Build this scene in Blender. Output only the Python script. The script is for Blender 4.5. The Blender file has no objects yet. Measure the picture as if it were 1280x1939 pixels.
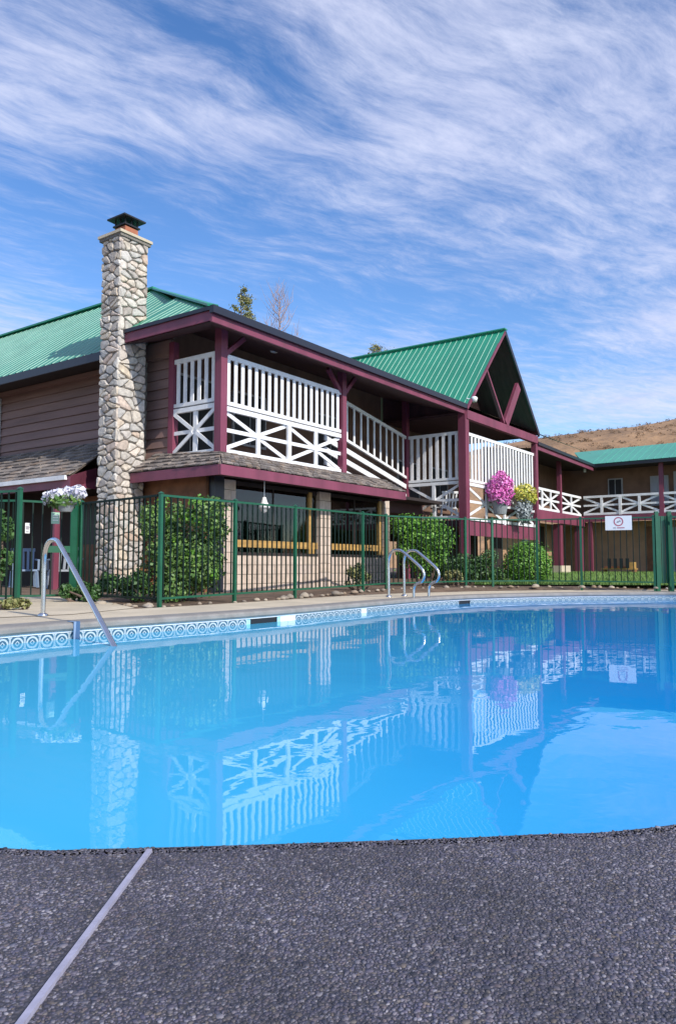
import bpy, math, random
import numpy as np
from mathutils import Vector

random.seed(7)
RNG = np.random.default_rng(11)
R = math.radians
scene = bpy.context.scene
COL = scene.collection

# ------------------------------------------------------------------ camera
cam_data = bpy.data.cameras.new("camera")
cam = bpy.data.objects.new("camera", cam_data)
COL.objects.link(cam)
cam.location = (0, 0, 0.53)
cam.rotation_euler = (R(90 + 4.08), 0, 0)
cam_data.sensor_fit = 'VERTICAL'
cam_data.sensor_height = 36.0
cam_data.lens = 36.0 * 1437 / 1939
cam_data.clip_start = 0.05
cam_data.clip_end = 4000
scene.camera = cam

# ------------------------------------------------------------------ light
SUN_DIR = Vector((0.668, -0.744, 0)).normalized()
SUN_EL = R(35)
sun_vec = Vector((SUN_DIR.x * math.cos(SUN_EL), SUN_DIR.y * math.cos(SUN_EL), math.sin(SUN_EL)))
sd = bpy.data.lights.new("sun", 'SUN')
sd.energy = 3.1
sd.angle = R(0.55)
sd.color = (1.0, 0.94, 0.86)
sun = bpy.data.objects.new("sun", sd)
sun.rotation_euler = sun_vec.to_track_quat('Z', 'Y').to_euler()
sun.location = (20, -12, 30)
COL.objects.link(sun)

scene.view_settings.view_transform = 'Standard'
scene.view_settings.look = 'None'
scene.view_settings.exposure = 0.57
scene.view_settings.gamma = 1.0
scene.view_settings.use_curve_mapping = False


class NT:
    """tiny node-tree writer"""
    def __init__(self, tree):
        self.t = tree
        tree.nodes.clear()

    def n(self, kind, **kw):
        nd = self.t.nodes.new(kind)
        for k, v in kw.items():
            setattr(nd, k, v)
        return nd

    def put(self, sock, val):
        if val is None:
            return
        if hasattr(val, 'is_linked') or isinstance(val, bpy.types.NodeSocket):
            self.t.links.new(val, sock)
        else:
            if isinstance(val, (tuple, list)) and len(val) == 3 and sock.type == 'RGBA':
                val = (*val, 1)
            sock.default_value = val

    def m(self, op, a, b=None, c=None, clamp=False):
        nd = self.n('ShaderNodeMath', operation=op)
        nd.use_clamp = clamp
        for i, x in enumerate((a, b, c)):
            self.put(nd.inputs[i], x)
        return nd.outputs[0]

    def mix(self, f, a, b, blend='MIX'):
        nd = self.n('ShaderNodeMix', data_type='RGBA', blend_type=blend)
        self.put(nd.inputs[0], f)
        self.put(nd.inputs[6], a)
        self.put(nd.inputs[7], b)
        return nd.outputs[2]

    def noise(self, vec, scale, detail=4, rough=0.5, dist=0.0, out=0):
        nd = self.n('ShaderNodeTexNoise')
        self.put(nd.inputs['Vector'], vec)
        nd.inputs['Scale'].default_value = scale
        nd.inputs['Detail'].default_value = detail
        nd.inputs['Roughness'].default_value = rough
        nd.inputs['Distortion'].default_value = dist
        return nd.outputs[out]

    def voro(self, vec, scale, out=0, feature='F1'):
        nd = self.n('ShaderNodeTexVoronoi', feature=feature)
        self.put(nd.inputs['Vector'], vec)
        nd.inputs['Scale'].default_value = scale
        return nd.outputs[out]

    def ramp(self, f, stops, interp='LINEAR'):
        nd = self.n('ShaderNodeValToRGB')
        nd.color_ramp.interpolation = interp
        el = nd.color_ramp.elements
        while len(el) < len(stops):
            el.new(0.5)
        for e, (p, c) in zip(el, stops):
            e.position = p
            e.color = (*c, 1) if len(c) == 3 else c
        self.put(nd.inputs[0], f)
        return nd.outputs[0]

    def smooth(self, x, a, b, lo=0.0, hi=1.0):
        nd = self.n('ShaderNodeMapRange', interpolation_type='SMOOTHSTEP')
        for i, v in enumerate((x, a, b, lo, hi)):
            self.put(nd.inputs[i], v)
        return nd.outputs[0]

    def xyz(self, x, y, z):
        nd = self.n('ShaderNodeCombineXYZ')
        for i, v in enumerate((x, y, z)):
            self.put(nd.inputs[i], v)
        return nd.outputs[0]

    def bump(self, h, strength=0.3, dist=0.01):
        nd = self.n('ShaderNodeBump')
        nd.inputs['Strength'].default_value = strength
        nd.inputs['Distance'].default_value = dist
        self.put(nd.inputs['Height'], h)
        return nd.outputs[0]


# ------------------------------------------------------------------ sky
world = bpy.data.worlds.new("World")
scene.world = world
world.use_nodes = True
w = NT(world.node_tree)
sky = w.n('ShaderNodeTexSky', sky_type='NISHITA')
sky.sun_disc = False
sky.sun_elevation = SUN_EL
sky.sun_rotation = math.atan2(SUN_DIR.x, SUN_DIR.y)
sky.altitude = 500
sky.air_density = 1.0
sky.dust_density = 0.35
sky.ozone_density = 2.2
tc = w.n('ShaderNodeTexCoord').outputs['Generated']
sp = w.n('ShaderNodeSeparateXYZ')
w.put(sp.inputs[0], tc)
zz = w.m('MAXIMUM', sp.outputs[2], 0.03)
P_ = w.m('DIVIDE', sp.outputs[0], zz)
Q_ = w.m('DIVIDE', sp.outputs[1], zz)
flat = w.xyz(P_, Q_, 0.0)
# warp, then fibres that run from upper left to lower right of the view
wn = w.n('ShaderNodeVectorMath', operation='SUBTRACT')
w.put(wn.inputs[0], w.noise(flat, 1.15, 3, 0.55, out=1))
wn.inputs[1].default_value = (0.5, 0.5, 0.5)
ws = w.n('ShaderNodeVectorMath', operation='SCALE')
w.put(ws.inputs[0], wn.outputs[0]); ws.inputs['Scale'].default_value = 0.34
wa = w.n('ShaderNodeVectorMath', operation='ADD')
w.put(wa.inputs[0], flat); w.put(wa.inputs[1], ws.outputs[0])
sw = w.n('ShaderNodeSeparateXYZ'); w.put(sw.inputs[0], wa.outputs[0])
ca, sa = math.cos(R(33)), math.sin(R(33))
along = w.m('ADD', w.m('MULTIPLY', sw.outputs[0], ca), w.m('MULTIPLY', sw.outputs[1], sa))
cross = w.m('SUBTRACT', w.m('MULTIPLY', sw.outputs[1], ca), w.m('MULTIPLY', sw.outputs[0], sa))
fib = w.noise(w.xyz(w.m('MULTIPLY', along, 1.3), w.m('MULTIPLY', cross, 4.8), 2.3), 2.6, 14, 0.70, 0.15)
ca2, sa2 = math.cos(R(52)), math.sin(R(52))
al2 = w.m('ADD', w.m('MULTIPLY', sw.outputs[0], ca2), w.m('MULTIPLY', sw.outputs[1], sa2))
cr2 = w.m('SUBTRACT', w.m('MULTIPLY', sw.outputs[1], ca2), w.m('MULTIPLY', sw.outputs[0], sa2))
fib2 = w.noise(w.xyz(w.m('MULTIPLY', al2, 1.5), w.m('MULTIPLY', cr2, 5.0), 7.7), 2.2, 14, 0.72, 0.2)
fib = w.m('ADD', w.m('MULTIPLY', fib, 0.62), w.m('MULTIPLY', fib2, 0.38))
puff = w.noise(w.xyz(sw.outputs[0], sw.outputs[1], 5.1), 2.6, 12, 0.66, 0.3)
big = w.noise(flat, 0.8, 2, 0.5)
qp = w.m('SUBTRACT', Q_, w.m('MULTIPLY', P_, 0.16))
band = w.smooth(qp, 1.62, 2.15, 1.0, 0.0)
ahead = w.smooth(Q_, -0.6, 0.5)
band = w.m('MULTIPLY', band, w.m('ADD', 0.55, w.m('MULTIPLY', ahead, 0.45)))


def blob(cx, cy, rx, ry):
    a = w.m('DIVIDE', w.m('SUBTRACT', P_, cx), rx)
    b = w.m('DIVIDE', w.m('SUBTRACT', Q_, cy), ry)
    d = w.m('ADD', w.m('MULTIPLY', a, a), w.m('MULTIPLY', b, b))
    return w.m('POWER', 2.718, w.m('MULTIPLY', d, -1.0))


low = w.m('MAXIMUM', blob(1.5, 3.05, 0.55, 0.55), w.m('MULTIPLY', blob(1.9, 4.6, 1.2, 0.8), 1.0))
low = w.m('MAXIMUM', low, w.m('MULTIPLY', blob(-1.6, 3.3, 0.7, 0.55), 0.75))
low = w.m('MAXIMUM', low, w.m('MULTIPLY', blob(0.3, 3.9, 1.2, 0.7), 0.6))
low = w.m('MAXIMUM', low, w.m('MULTIPLY', blob(0.9, 2.35, 0.7, 0.40), 0.75))
# the blue rift in the band
rd = w.m('SUBTRACT', w.m('MULTIPLY', w.m('SUBTRACT', sw.outputs[1], 1.30), 0.735),
         w.m('MULTIPLY', w.m('ADD', sw.outputs[0], 0.32), 0.678))
rift = w.m('POWER', 2.718, w.m('MULTIPLY', w.m('MULTIPLY', rd, rd), -170.0))
rift = w.m('MULTIPLY', rift, w.smooth(P_, -0.05, 0.22, 1.0, 0.0))
rift2 = w.m('MULTIPLY', blob(0.62, 1.22, 0.33, 0.17), 0.75)
cov = w.m('ADD', w.m('MULTIPLY', band, 0.35), w.m('MULTIPLY', low, 0.46))
cov = w.m('SUBTRACT', cov, w.m('MULTIPLY', w.m('MAXIMUM', rift, rift2), 0.30))
dens = w.m('ADD', w.m('ADD', w.m('MULTIPLY', fib, 1.65), w.m('MULTIPLY', puff, 0.55)), w.m('MULTIPLY', big, 0.75))
mask = w.smooth(w.m('ADD', dens, cov), 1.36, 2.22)
mask = w.m('MULTIPLY', mask, 0.86)
skyc = w.n('ShaderNodeHueSaturation')
w.put(skyc.inputs['Color'], sky.outputs[0])
skyc.inputs['Saturation'].default_value = 1.22
skyc.inputs['Hue'].default_value = 0.507
skyv = w.n('ShaderNodeVectorMath', operation='SCALE')
w.put(skyv.inputs[0], skyc.outputs[0]); skyv.inputs['Scale'].default_value = 0.95
cloudc = w.mix(puff, (2.6, 2.8, 4.2), (4.2, 4.4, 5.2))
fin = w.mix(mask, skyv.outputs[0], cloudc)
bg = w.n('ShaderNodeBackground')
w.put(bg.inputs['Color'], fin)
bg.inputs['Strength'].default_value = 0.15
wo = w.n('ShaderNodeOutputWorld')
w.t.links.new(bg.outputs[0], wo.inputs[0])

# ------------------------------------------------------------------ materials
MATS = {}


def pbr(name, base, rough=0.6, metal=0.0, var=0.0, scale=3.0, bump=0.0, bscale=40.0, bdist=0.01,
        coat=0.0, stretch=None, objvar=None, island=None, spec=0.5, dirt=0.0, dirtcol=(0.08, 0.07, 0.06)):
    m = bpy.data.materials.new(name)
    m.use_nodes = True
    t = NT(m.node_tree)
    b = t.n('ShaderNodeBsdfPrincipled')
    o = t.n('ShaderNodeOutputMaterial')
    t.t.links.new(b.outputs[0], o.inputs[0])
    vec = t.n('ShaderNodeTexCoord').outputs['Object']
    if stretch:
        mp = t.n('ShaderNodeMapping')
        t.put(mp.inputs[0], vec)
        mp.inputs['Scale'].default_value = stretch
        vec = mp.outputs[0]
    c = base
    if objvar:
        rnd = t.n('ShaderNodeObjectInfo').outputs['Random']
        c = t.ramp(rnd, [(i / max(1, len(objvar) - 1), q) for i, q in enumerate(objvar)])
    if island:
        rnd = t.n('ShaderNodeNewGeometry').outputs['Random Per Island']
        c = t.ramp(rnd, [(i / max(1, len(island) - 1), q) for i, q in enumerate(island)])
    if var:
        nz = t.noise(vec, scale, 6, 0.6)
        f = t.smooth(nz, 0.3, 0.7, 1 - var, 1 + var)
        vm = t.n('ShaderNodeVectorMath', operation='SCALE')
        t.put(vm.inputs[0], c if not isinstance(c, tuple) else c)
        t.put(vm.inputs['Scale'], f)
        c = vm.outputs[0]
    if dirt:
        nz = t.noise(vec, scale * 0.6, 8, 0.7)
        c = t.mix(t.smooth(nz, 0.5, 0.75, 0, dirt), c, dirtcol)
    t.put(b.inputs['Base Color'], c)
    b.inputs['Roughness'].default_value = rough
    b.inputs['Metallic'].default_value = metal
    b.inputs['Coat Weight'].default_value = coat
    b.inputs['Specular IOR Level'].default_value = spec
    if bump:
        t.put(b.inputs['Normal'], t.bump(t.noise(vec, bscale, 5, 0.6), bump, bdist))
    MATS[name] = m
    return m


pbr('purple', (0.195, 0.045, 0.078), 0.5, var=0.18, scale=2.5, bump=0.12, bscale=60, stretch=(1, 1, .25), dirt=0.5, dirtcol=(0.14, 0.055, 0.065))
pbr('white', (0.80, 0.80, 0.80), 0.5, var=0.08, scale=5, bump=0.12, bscale=70, dirt=0.5, dirtcol=(0.50, 0.47, 0.43))
pbr('gutter', (0.018, 0.02, 0.03), 0.35)
pbr('green_roof', (0.022, 0.255, 0.15), 0.42, var=0.10, scale=0.7, coat=0.0, spec=0.5, bump=0.03, bscale=3, dirt=0.12, dirtcol=(0.03, 0.2, 0.13))
pbr('rib_glint', (0.34, 0.52, 0.43), 0.5, var=0.15, scale=1.5, dirt=0.25, dirtcol=(0.12, 0.34, 0.25))  # light glint along the roof ribs, put into a pale colour
pbr('teal_roof', (0.055, 0.32, 0.215), 0.4, var=0.08, scale=0.7, coat=0.1)
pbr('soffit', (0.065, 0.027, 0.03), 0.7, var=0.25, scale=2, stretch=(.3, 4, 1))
pbr('siding', (0.245, 0.155, 0.135), 0.7, var=0.16, scale=3, stretch=(1, .12, 2), bump=0.2, bscale=30, objvar=[(0.22, 0.135, 0.12), (0.265, 0.165, 0.14), (0.235, 0.15, 0.135)])
pbr('stucco', (0.42, 0.25, 0.15), 0.85, var=0.12, scale=2, bump=0.25, bscale=60)
pbr('dark_wall', (0.18, 0.105, 0.072), 0.8, var=0.2, scale=2, stretch=(1, 1, .4))
pbr('wing_wall', (0.21, 0.12, 0.075), 0.85, var=0.15, scale=2)
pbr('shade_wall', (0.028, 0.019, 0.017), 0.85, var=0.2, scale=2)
pbr('mortar', (0.20, 0.18, 0.155), 0.95, var=0.2, scale=20, bump=0.5, bscale=80)
pbr('stone', (0.4, 0.36, 0.3), 0.85, var=0.2, scale=14, bump=0.5, bscale=45, bdist=0.012,
    objvar=[(0.55, 0.46, 0.36), (0.46, 0.44, 0.40), (0.62, 0.56, 0.48), (0.50, 0.38, 0.29), (0.42, 0.41, 0.39),
            (0.62, 0.52, 0.39), (0.53, 0.50, 0.46), (0.30, 0.25, 0.21), (0.66, 0.61, 0.54), (0.56, 0.44, 0.36)])
pbr('rock', (0.4, 0.35, 0.28), 0.9, var=0.25, scale=12, bump=0.5, bscale=40,
    objvar=[(0.36, 0.29, 0.20), (0.24, 0.20, 0.16), (0.44, 0.37, 0.28), (0.28, 0.20, 0.13), (0.38, 0.33, 0.28)])
pbr('block', (0.5, 0.4, 0.32), 0.9, var=0.1, scale=8, bump=0.35, bscale=90,
    objvar=[(0.54, 0.43, 0.34), (0.49, 0.39, 0.31), (0.57, 0.46, 0.37), (0.51, 0.41, 0.34)])
pbr('shake', (0.2, 0.17, 0.14), 0.9, var=0.3, scale=14, stretch=(3, 3, 1), bump=0.6, bscale=50,
    objvar=[(0.20, 0.165, 0.14), (0.13, 0.11, 0.10), (0.27, 0.23, 0.195), (0.17, 0.15, 0.14), (0.33, 0.28, 0.24), (0.22, 0.16, 0.12)])
pbr('pine', (0.42, 0.25, 0.075), 0.5, var=0.2, scale=4, stretch=(.4, 4, 4))
pbr('cedar_brown', (0.20, 0.085, 0.04), 0.7, var=0.25, scale=4)
pbr('fence_green', (0.007, 0.092, 0.045), 0.4, var=0.15, scale=3, coat=0.15)
pbr('fence_dark', (0.005, 0.018, 0.013), 0.6, var=0.2, scale=3, spec=0.25)
pbr('steel', (0.62, 0.63, 0.66), 0.24, 1.0, var=0.06, scale=9)
pbr('concrete', (0.56, 0.475, 0.345), 0.9, var=0.12, scale=1.4, bump=0.35, bscale=130, dirt=0.35, dirtcol=(0.36, 0.31, 0.25))
pbr('coping', (0.24, 0.225, 0.205), 0.85, var=0.14, scale=6, bump=0.4, bscale=110, dirt=0.3, dirtcol=(0.25, 0.25, 0.26))
pbr('mortar_dark', (0.052, 0.050, 0.060), 0.95, var=0.3, scale=60, bump=0.6, bscale=180)
pbr('pebble', (0.1, 0.1, 0.12), 0.62, var=0.34, scale=3.0, dirt=0.35, dirtcol=(0.040, 0.038, 0.048),  # stone tones darkened and blued to carry the open shade
    island=[(0.049, 0.049, 0.070), (0.091, 0.085, 0.118), (0.036, 0.035, 0.048), (0.118, 0.105, 0.135), (0.065, 0.062, 0.097), (0.104, 0.082, 0.088),
            (0.163, 0.150, 0.177), (0.044, 0.045, 0.064), (0.116, 0.095, 0.082), (0.078, 0.078, 0.110), (0.247, 0.231, 0.253), (0.057, 0.053, 0.078), (0.030, 0.029, 0.038), (0.139, 0.121, 0.111)])
pbr('joint_strip', (0.34, 0.33, 0.42), 0.7, var=0.12, scale=20, bump=0.15, bscale=90)
pbr('plaster', (0.35, 0.66, 0.80), 0.8, var=0.05, scale=1.5)
pbr('black', (0.012, 0.012, 0.014), 0.5)
pbr('flue_clay', (0.36, 0.13, 0.07), 0.85, var=0.15, scale=10)
pbr('bark', (0.16, 0.11, 0.085), 0.9, var=0.3, scale=10, bump=0.5, bscale=30)
pbr('bare_twig', (0.42, 0.31, 0.29), 0.9)
pbr('soil', (0.15, 0.10, 0.065), 0.95, var=0.35, scale=2.5, bump=0.6, bscale=30, bdist=0.03)
pbr('lawn', (0.075, 0.16, 0.03), 0.9, var=0.3, scale=1.2, bump=0.5, bscale=60)
pbr('grass', (0.1, 0.2, 0.04), 0.7, island=[(0.10, 0.21, 0.035), (0.15, 0.27, 0.05), (0.20, 0.28, 0.07), (0.08, 0.17, 0.03)])
pbr('sign_white', (0.78, 0.78, 0.76), 0.5)
pbr('sign_red', (0.45, 0.12, 0.16), 0.5)
pbr('sign_grey', (0.30, 0.28, 0.30), 0.5)
pbr('sign_green', (0.35, 0.55, 0.42), 0.5)
pbr('plastic_white', (0.72, 0.74, 0.76), 0.4, var=0.04)
pbr('plastic_blue', (0.22, 0.30, 0.42), 0.5)
pbr('plastic_grey', (0.36, 0.40, 0.45), 0.5)
pbr('pot_grey', (0.22, 0.24, 0.25), 0.7, var=0.15)
pbr('lamp_white', (0.8, 0.8, 0.78), 0.3)
pbr('curtain', (0.38, 0.40, 0.44), 0.9, var=0.15, scale=6, stretch=(8, 8, .3))
pbr('window_frame', (0.42, 0.42, 0.42), 0.5)
pbr('leaf_mid', (0.1, 0.2, 0.05), 0.55, island=[(0.05, 0.12, 0.025), (0.095, 0.20, 0.04), (0.14, 0.25, 0.055), (0.065, 0.15, 0.03), (0.20, 0.30, 0.08), (0.035, 0.08, 0.02)])
pbr('leaf_dark', (0.05, 0.12, 0.03), 0.55, island=[(0.028, 0.075, 0.02), (0.045, 0.115, 0.028), (0.07, 0.16, 0.035), (0.035, 0.095, 0.022)])
pbr('leaf_lime', (0.1, 0.22, 0.03), 0.55, island=[(0.06, 0.19, 0.022), (0.11, 0.28, 0.028), (0.19, 0.37, 0.04), (0.08, 0.22, 0.025), (0.14, 0.31, 0.03)])
pbr('leaf_olive', (0.2, 0.2, 0.08), 0.6, island=[(0.21, 0.23, 0.07), (0.30, 0.28, 0.11), (0.14, 0.17, 0.05), (0.36, 0.32, 0.16)])
pbr('leaf_rust', (0.2, 0.1, 0.05), 0.6, island=[(0.22, 0.075, 0.03), (0.15, 0.055, 0.03), (0.28, 0.13, 0.05), (0.10, 0.10, 0.03)])
pbr('leaf_silver', (0.35, 0.4, 0.4), 0.7, island=[(0.30, 0.34, 0.35), (0.20, 0.24, 0.25), (0.42, 0.46, 0.46)])
pbr('petal_pink', (0.75, 0.2, 0.55), 0.6, island=[(0.72, 0.13, 0.48), (0.80, 0.26, 0.60), (0.62, 0.08, 0.40), (0.84, 0.40, 0.70)])
pbr('petal_yellow', (0.75, 0.6, 0.1), 0.6, island=[(0.70, 0.55, 0.06), (0.55, 0.52, 0.10), (0.35, 0.42, 0.06), (0.78, 0.68, 0.25)])
pbr('petal_white', (0.8, 0.8, 0.8), 0.6, island=[(0.80, 0.80, 0.80), (0.74, 0.74, 0.80), (0.55, 0.52, 0.66)])
pbr('hill_soil', (0.31, 0.185, 0.095), 0.95, var=0.35, scale=0.05, dirt=0.55, dirtcol=(0.15, 0.09, 0.05), bump=0.8, bscale=0.25, bdist=1.5)
pbr('scrub', (0.12, 0.10, 0.05), 0.9, island=[(0.15, 0.10, 0.055), (0.09, 0.07, 0.04), (0.24, 0.14, 0.075), (0.36, 0.22, 0.13)])


def aggregate_material():  # near deck base, open shade coloured in like the pebbles
    m = bpy.data.materials.new('aggregate'); m.use_nodes = True
    t = NT(m.node_tree)
    b = t.n('ShaderNodeBsdfPrincipled'); o = t.n('ShaderNodeOutputMaterial')
    t.t.links.new(b.outputs[0], o.inputs[0])
    vec = t.n('ShaderNodeTexCoord').outputs['Object']
    cell = t.n('ShaderNodeSeparateXYZ'); t.put(cell.inputs[0], t.voro(vec, 150, 1))
    col = t.ramp(cell.outputs[0], [(0, (0.05, 0.05, 0.063)), (.3, (0.09, 0.085, 0.105)), (.5, (0.04, 0.04, 0.05)), (.7, (0.12, 0.105, 0.11)), (.9, (0.07, 0.068, 0.09)), (1, (0.2, 0.19, 0.2))])
    dst = t.voro(vec, 150, 0)
    col = t.mix(t.smooth(dst, .35, .6), col, (0.05, 0.048, 0.058))
    t.put(b.inputs['Base Color'], col)
    b.inputs['Roughness'].default_value = 0.75
    t.put(b.inputs['Normal'], t.bump(t.m('SUBTRACT', 1.0, dst), 0.7, 0.004))
    MATS['aggregate'] = m


def glass_material():
    m = bpy.data.materials.new('window_glass'); m.use_nodes = True
    t = NT(m.node_tree)
    o = t.n('ShaderNodeOutputMaterial')
    g = t.n('ShaderNodeBsdfGlossy'); g.inputs['Roughness'].default_value = 0.02
    tr = t.n('ShaderNodeBsdfTransparent'); tr.inputs[0].default_value = (0.55, 0.6, 0.6, 1)
    fr = t.n('ShaderNodeFresnel'); fr.inputs[0].default_value = 1.5
    mx = t.n('ShaderNodeMixShader')
    t.put(mx.inputs[0], t.m('ADD', fr.outputs[0], 0.04))
    t.t.links.new(tr.outputs[0], mx.inputs[1]); t.t.links.new(g.outputs[0], mx.inputs[2])
    t.t.links.new(mx.outputs[0], o.inputs[0])
    MATS['glass'] = m


def water_material():
    m = bpy.data.materials.new('pool_water'); m.use_nodes = True
    t = NT(m.node_tree)
    o = t.n('ShaderNodeOutputMaterial')
    vec = t.n('ShaderNodeTexCoord').outputs['Object']
    n1 = t.noise(vec, 1.1, 2, 0.5, 0.4)
    n2 = t.noise(vec, 4.5, 3, 0.5, 0.6)
    h = t.m('ADD', n1, t.m('MULTIPLY', n2, 0.16))
    # calmer water with a rougher patch drifting through it
    patch = t.smooth(t.noise(vec, 0.35, 2), 0.42, 0.62, 0.45, 1.0)
    bp = t.n('ShaderNodeBump')
    bp.inputs['Distance'].default_value = 0.011
    t.put(bp.inputs['Strength'], t.m('MULTIPLY', patch, 0.55))
    t.put(bp.inputs['Height'], h)
    nrm = bp.outputs[0]
    gl = t.n('ShaderNodeBsdfGlossy'); gl.inputs['Roughness'].default_value = 0.0
    t.put(gl.inputs['Normal'], nrm)
    df = t.n('ShaderNodeBsdfDiffuse'); spx = t.n('ShaderNodeSeparateXYZ'); t.put(spx.inputs[0], vec)
    dep = t.m('ADD', t.m('SUBTRACT', spx.outputs[0], t.m('MULTIPLY', spx.outputs[1], 0.10)), t.m('MULTIPLY', t.noise(vec, 0.5, 2), 0.8))
    t.put(df.inputs[0], t.mix(t.smooth(dep, -1.0, 1.9), (0.080, 0.58, 0.93), (0.012, 0.355, 0.86)))   # shallow end to deep end
    tr = t.n('ShaderNodeBsdfTransparent'); tr.inputs[0].default_value = (0.10, 0.60, 0.95, 1)
    bm = t.n('ShaderNodeMixShader'); bm.inputs[0].default_value = 0.15
    t.t.links.new(df.outputs[0], bm.inputs[1]); t.t.links.new(tr.outputs[0], bm.inputs[2])
    fr = t.n('ShaderNodeFresnel'); fr.inputs[0].default_value = 1.33
    t.put(fr.inputs['Normal'], nrm)
    mx = t.n('ShaderNodeMixShader')
    t.put(mx.inputs[0], t.m('MULTIPLY', fr.outputs[0], 1.0))
    t.t.links.new(bm.outputs[0], mx.inputs[1]); t.t.links.new(gl.outputs[0], mx.inputs[2])
    t.t.links.new(mx.outputs[0], o.inputs[0])
    MATS['water'] = m


def tile_material():
    m = bpy.data.materials.new('pool_tile'); m.use_nodes = True
    t = NT(m.node_tree)
    b = t.n('ShaderNodeBsdfPrincipled'); o = t.n('ShaderNodeOutputMaterial')
    t.t.links.new(b.outputs[0], o.inputs[0])
    s = t.n('ShaderNodeSeparateXYZ'); t.put(s.inputs[0], t.n('ShaderNodeTexCoord').outputs['Object'])
    ax = t.m('ABSOLUTE', s.outputs[0]); az = t.m('ABSOLUTE', s.outputs[2])
    r = t.m('SQRT', t.m('ADD', t.m('MULTIPLY', ax, ax), t.m('MULTIPLY', az, az)))
    ring = t.m('LESS_THAN', t.m('ABSOLUTE', t.m('SUBTRACT', r, 0.055)), 0.008)
    diam = t.m('LESS_THAN', t.m('ABSOLUTE', t.m('SUBTRACT', t.m('ADD', ax, az), 0.030)), 0.005)
    cor = t.m('GREATER_THAN', t.m('ADD', ax, az), 0.118)
    edge = t.m('GREATER_THAN', ax, 0.067)
    wh = t.m('MAXIMUM', t.m('MAXIMUM', ring, diam), t.m('MAXIMUM', cor, edge))
    t.put(b.inputs['Base Color'], t.mix(wh, (0.040, 0.11, 0.17), (0.44, 0.51, 0.54)))
    b.inputs['Roughness'].default_value = 0.12
    MATS['tile'] = m


aggregate_material(); glass_material(); water_material(); tile_material()


# ------------------------------------------------------------------ mesh helpers
class MB:
    def __init__(self):
        self.v = []
        self.f = []

    def add(self, vs, fs):
        k = len(self.v)
        self.v += [tuple(p) for p in vs]
        self.f += [tuple(i + k for i in q) for q in fs]
        return self

    def box(self, x0, x1, y0, y1, z0, z1):
        vs = [(x, y, z) for z in (z0, z1) for (x, y) in ((x0, y0), (x1, y0), (x1, y1), (x0, y1))]
        return self.add(vs, [(3, 2, 1, 0), (4, 5, 6, 7), (0, 1, 5, 4), (1, 2, 6, 5), (2, 3, 7, 6), (3, 0, 4, 7)])

    def bar(self, a, b, w_, h_, up=(0, 0, 1)):
        a = Vector(a); b = Vector(b); d = (b - a).normalized(); up = Vector(up)
        s = d.cross(up)
        if s.length < 1e-4:
            s = d.cross(Vector((1, 0, 0)))
        s.normalize(); u = s.cross(d)
        s = s * (w_ / 2); u = u * (h_ / 2)
        vs = [p + q for p in (a, b) for q in (-s - u, s - u, s + u, -s + u)]
        return self.add(vs, [(0, 1, 2, 3), (7, 6, 5, 4), (0, 4, 5, 1), (1, 5, 6, 2), (2, 6, 7, 3), (3, 7, 4, 0)])

    def tube(self, pts, rad, seg=10, cap=True):
        pts = [Vector(p) for p in pts]
        rr = rad if isinstance(rad, (list, tuple)) else [rad] * len(pts)
        up = Vector((0.13, 0.31, 0.94))
        rings = []
        prev = None
        for i, p in enumerate(pts):
            d = (pts[min(i + 1, len(pts) - 1)] - pts[max(i - 1, 0)]).normalized()
            s = d.cross(prev if prev is not None else up)
            s = d.cross(up) if s.length < 1e-3 else s
            s.normalize(); u = s.cross(d).normalized(); prev = u
            rings.append([p + (s * math.cos(2 * math.pi * k / seg) + u * math.sin(2 * math.pi * k / seg)) * rr[i] for k in range(seg)])
        # keep frame continuous
        vs = [q for r_ in rings for q in r_]
        fs = []
        for i in range(len(pts) - 1):
            for k in range(seg):
                a, b = i * seg + k, i * seg + (k + 1) % seg
                fs.append((a, b, b + seg, a + seg))
        if cap:
            fs.append(tuple(range(seg))[::-1])
            fs.append(tuple(range((len(pts) - 1) * seg, len(pts) * seg)))
        return self.add(vs, fs)

    def lathe(self, prof, cx=0, cy=0, seg=16):
        vs = []
        for (r_, z) in prof:
            for k in range(seg):
                a = 2 * math.pi * k / seg
                vs.append((cx + r_ * math.cos(a), cy + r_ * math.sin(a), z))
        fs = []
        for i in range(len(prof) - 1):
            for k in range(seg):
                a, b = i * seg + k, i * seg + (k + 1) % seg
                fs.append((a, b, b + seg, a + seg))
        return self.add(vs, fs)

    def poly(self, pts):
        return self.add(pts, [tuple(range(len(pts)))])

    def mesh(self, name, mat, smooth=False):
        me = bpy.data.meshes.new(name)
        me.from_pydata(self.v, [], self.f)
        me.materials.append(MATS[mat])
        if smooth:
            me.polygons.foreach_set('use_smooth', [True] * len(me.polygons))
        me.update()
        return me

    def build(self, name, mat, parent=None, smooth=False, kind=None):
        return link(name, self.mesh(name, mat, smooth), parent, kind)


def link(name, me, parent=None, kind=None, loc=None, rot=None):
    o = bpy.data.objects.new(name, me)
    COL.objects.link(o)
    if parent is not None:
        o.parent = parent
    if kind:
        o['kind'] = kind
    if loc is not None:
        o.location = loc
    if rot is not None:
        o.rotation_euler = rot
    return o


def tag(o, label, cat, group=None):
    o['label'] = label
    o['category'] = cat
    if group:
        o['group'] = group
    return o


def empty(name, loc=(0, 0, 0), rz=0.0):
    o = bpy.data.objects.new(name, None)
    COL.objects.link(o)
    o.location = loc
    o.rotation_euler = (0, 0, rz)
    return o


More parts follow.
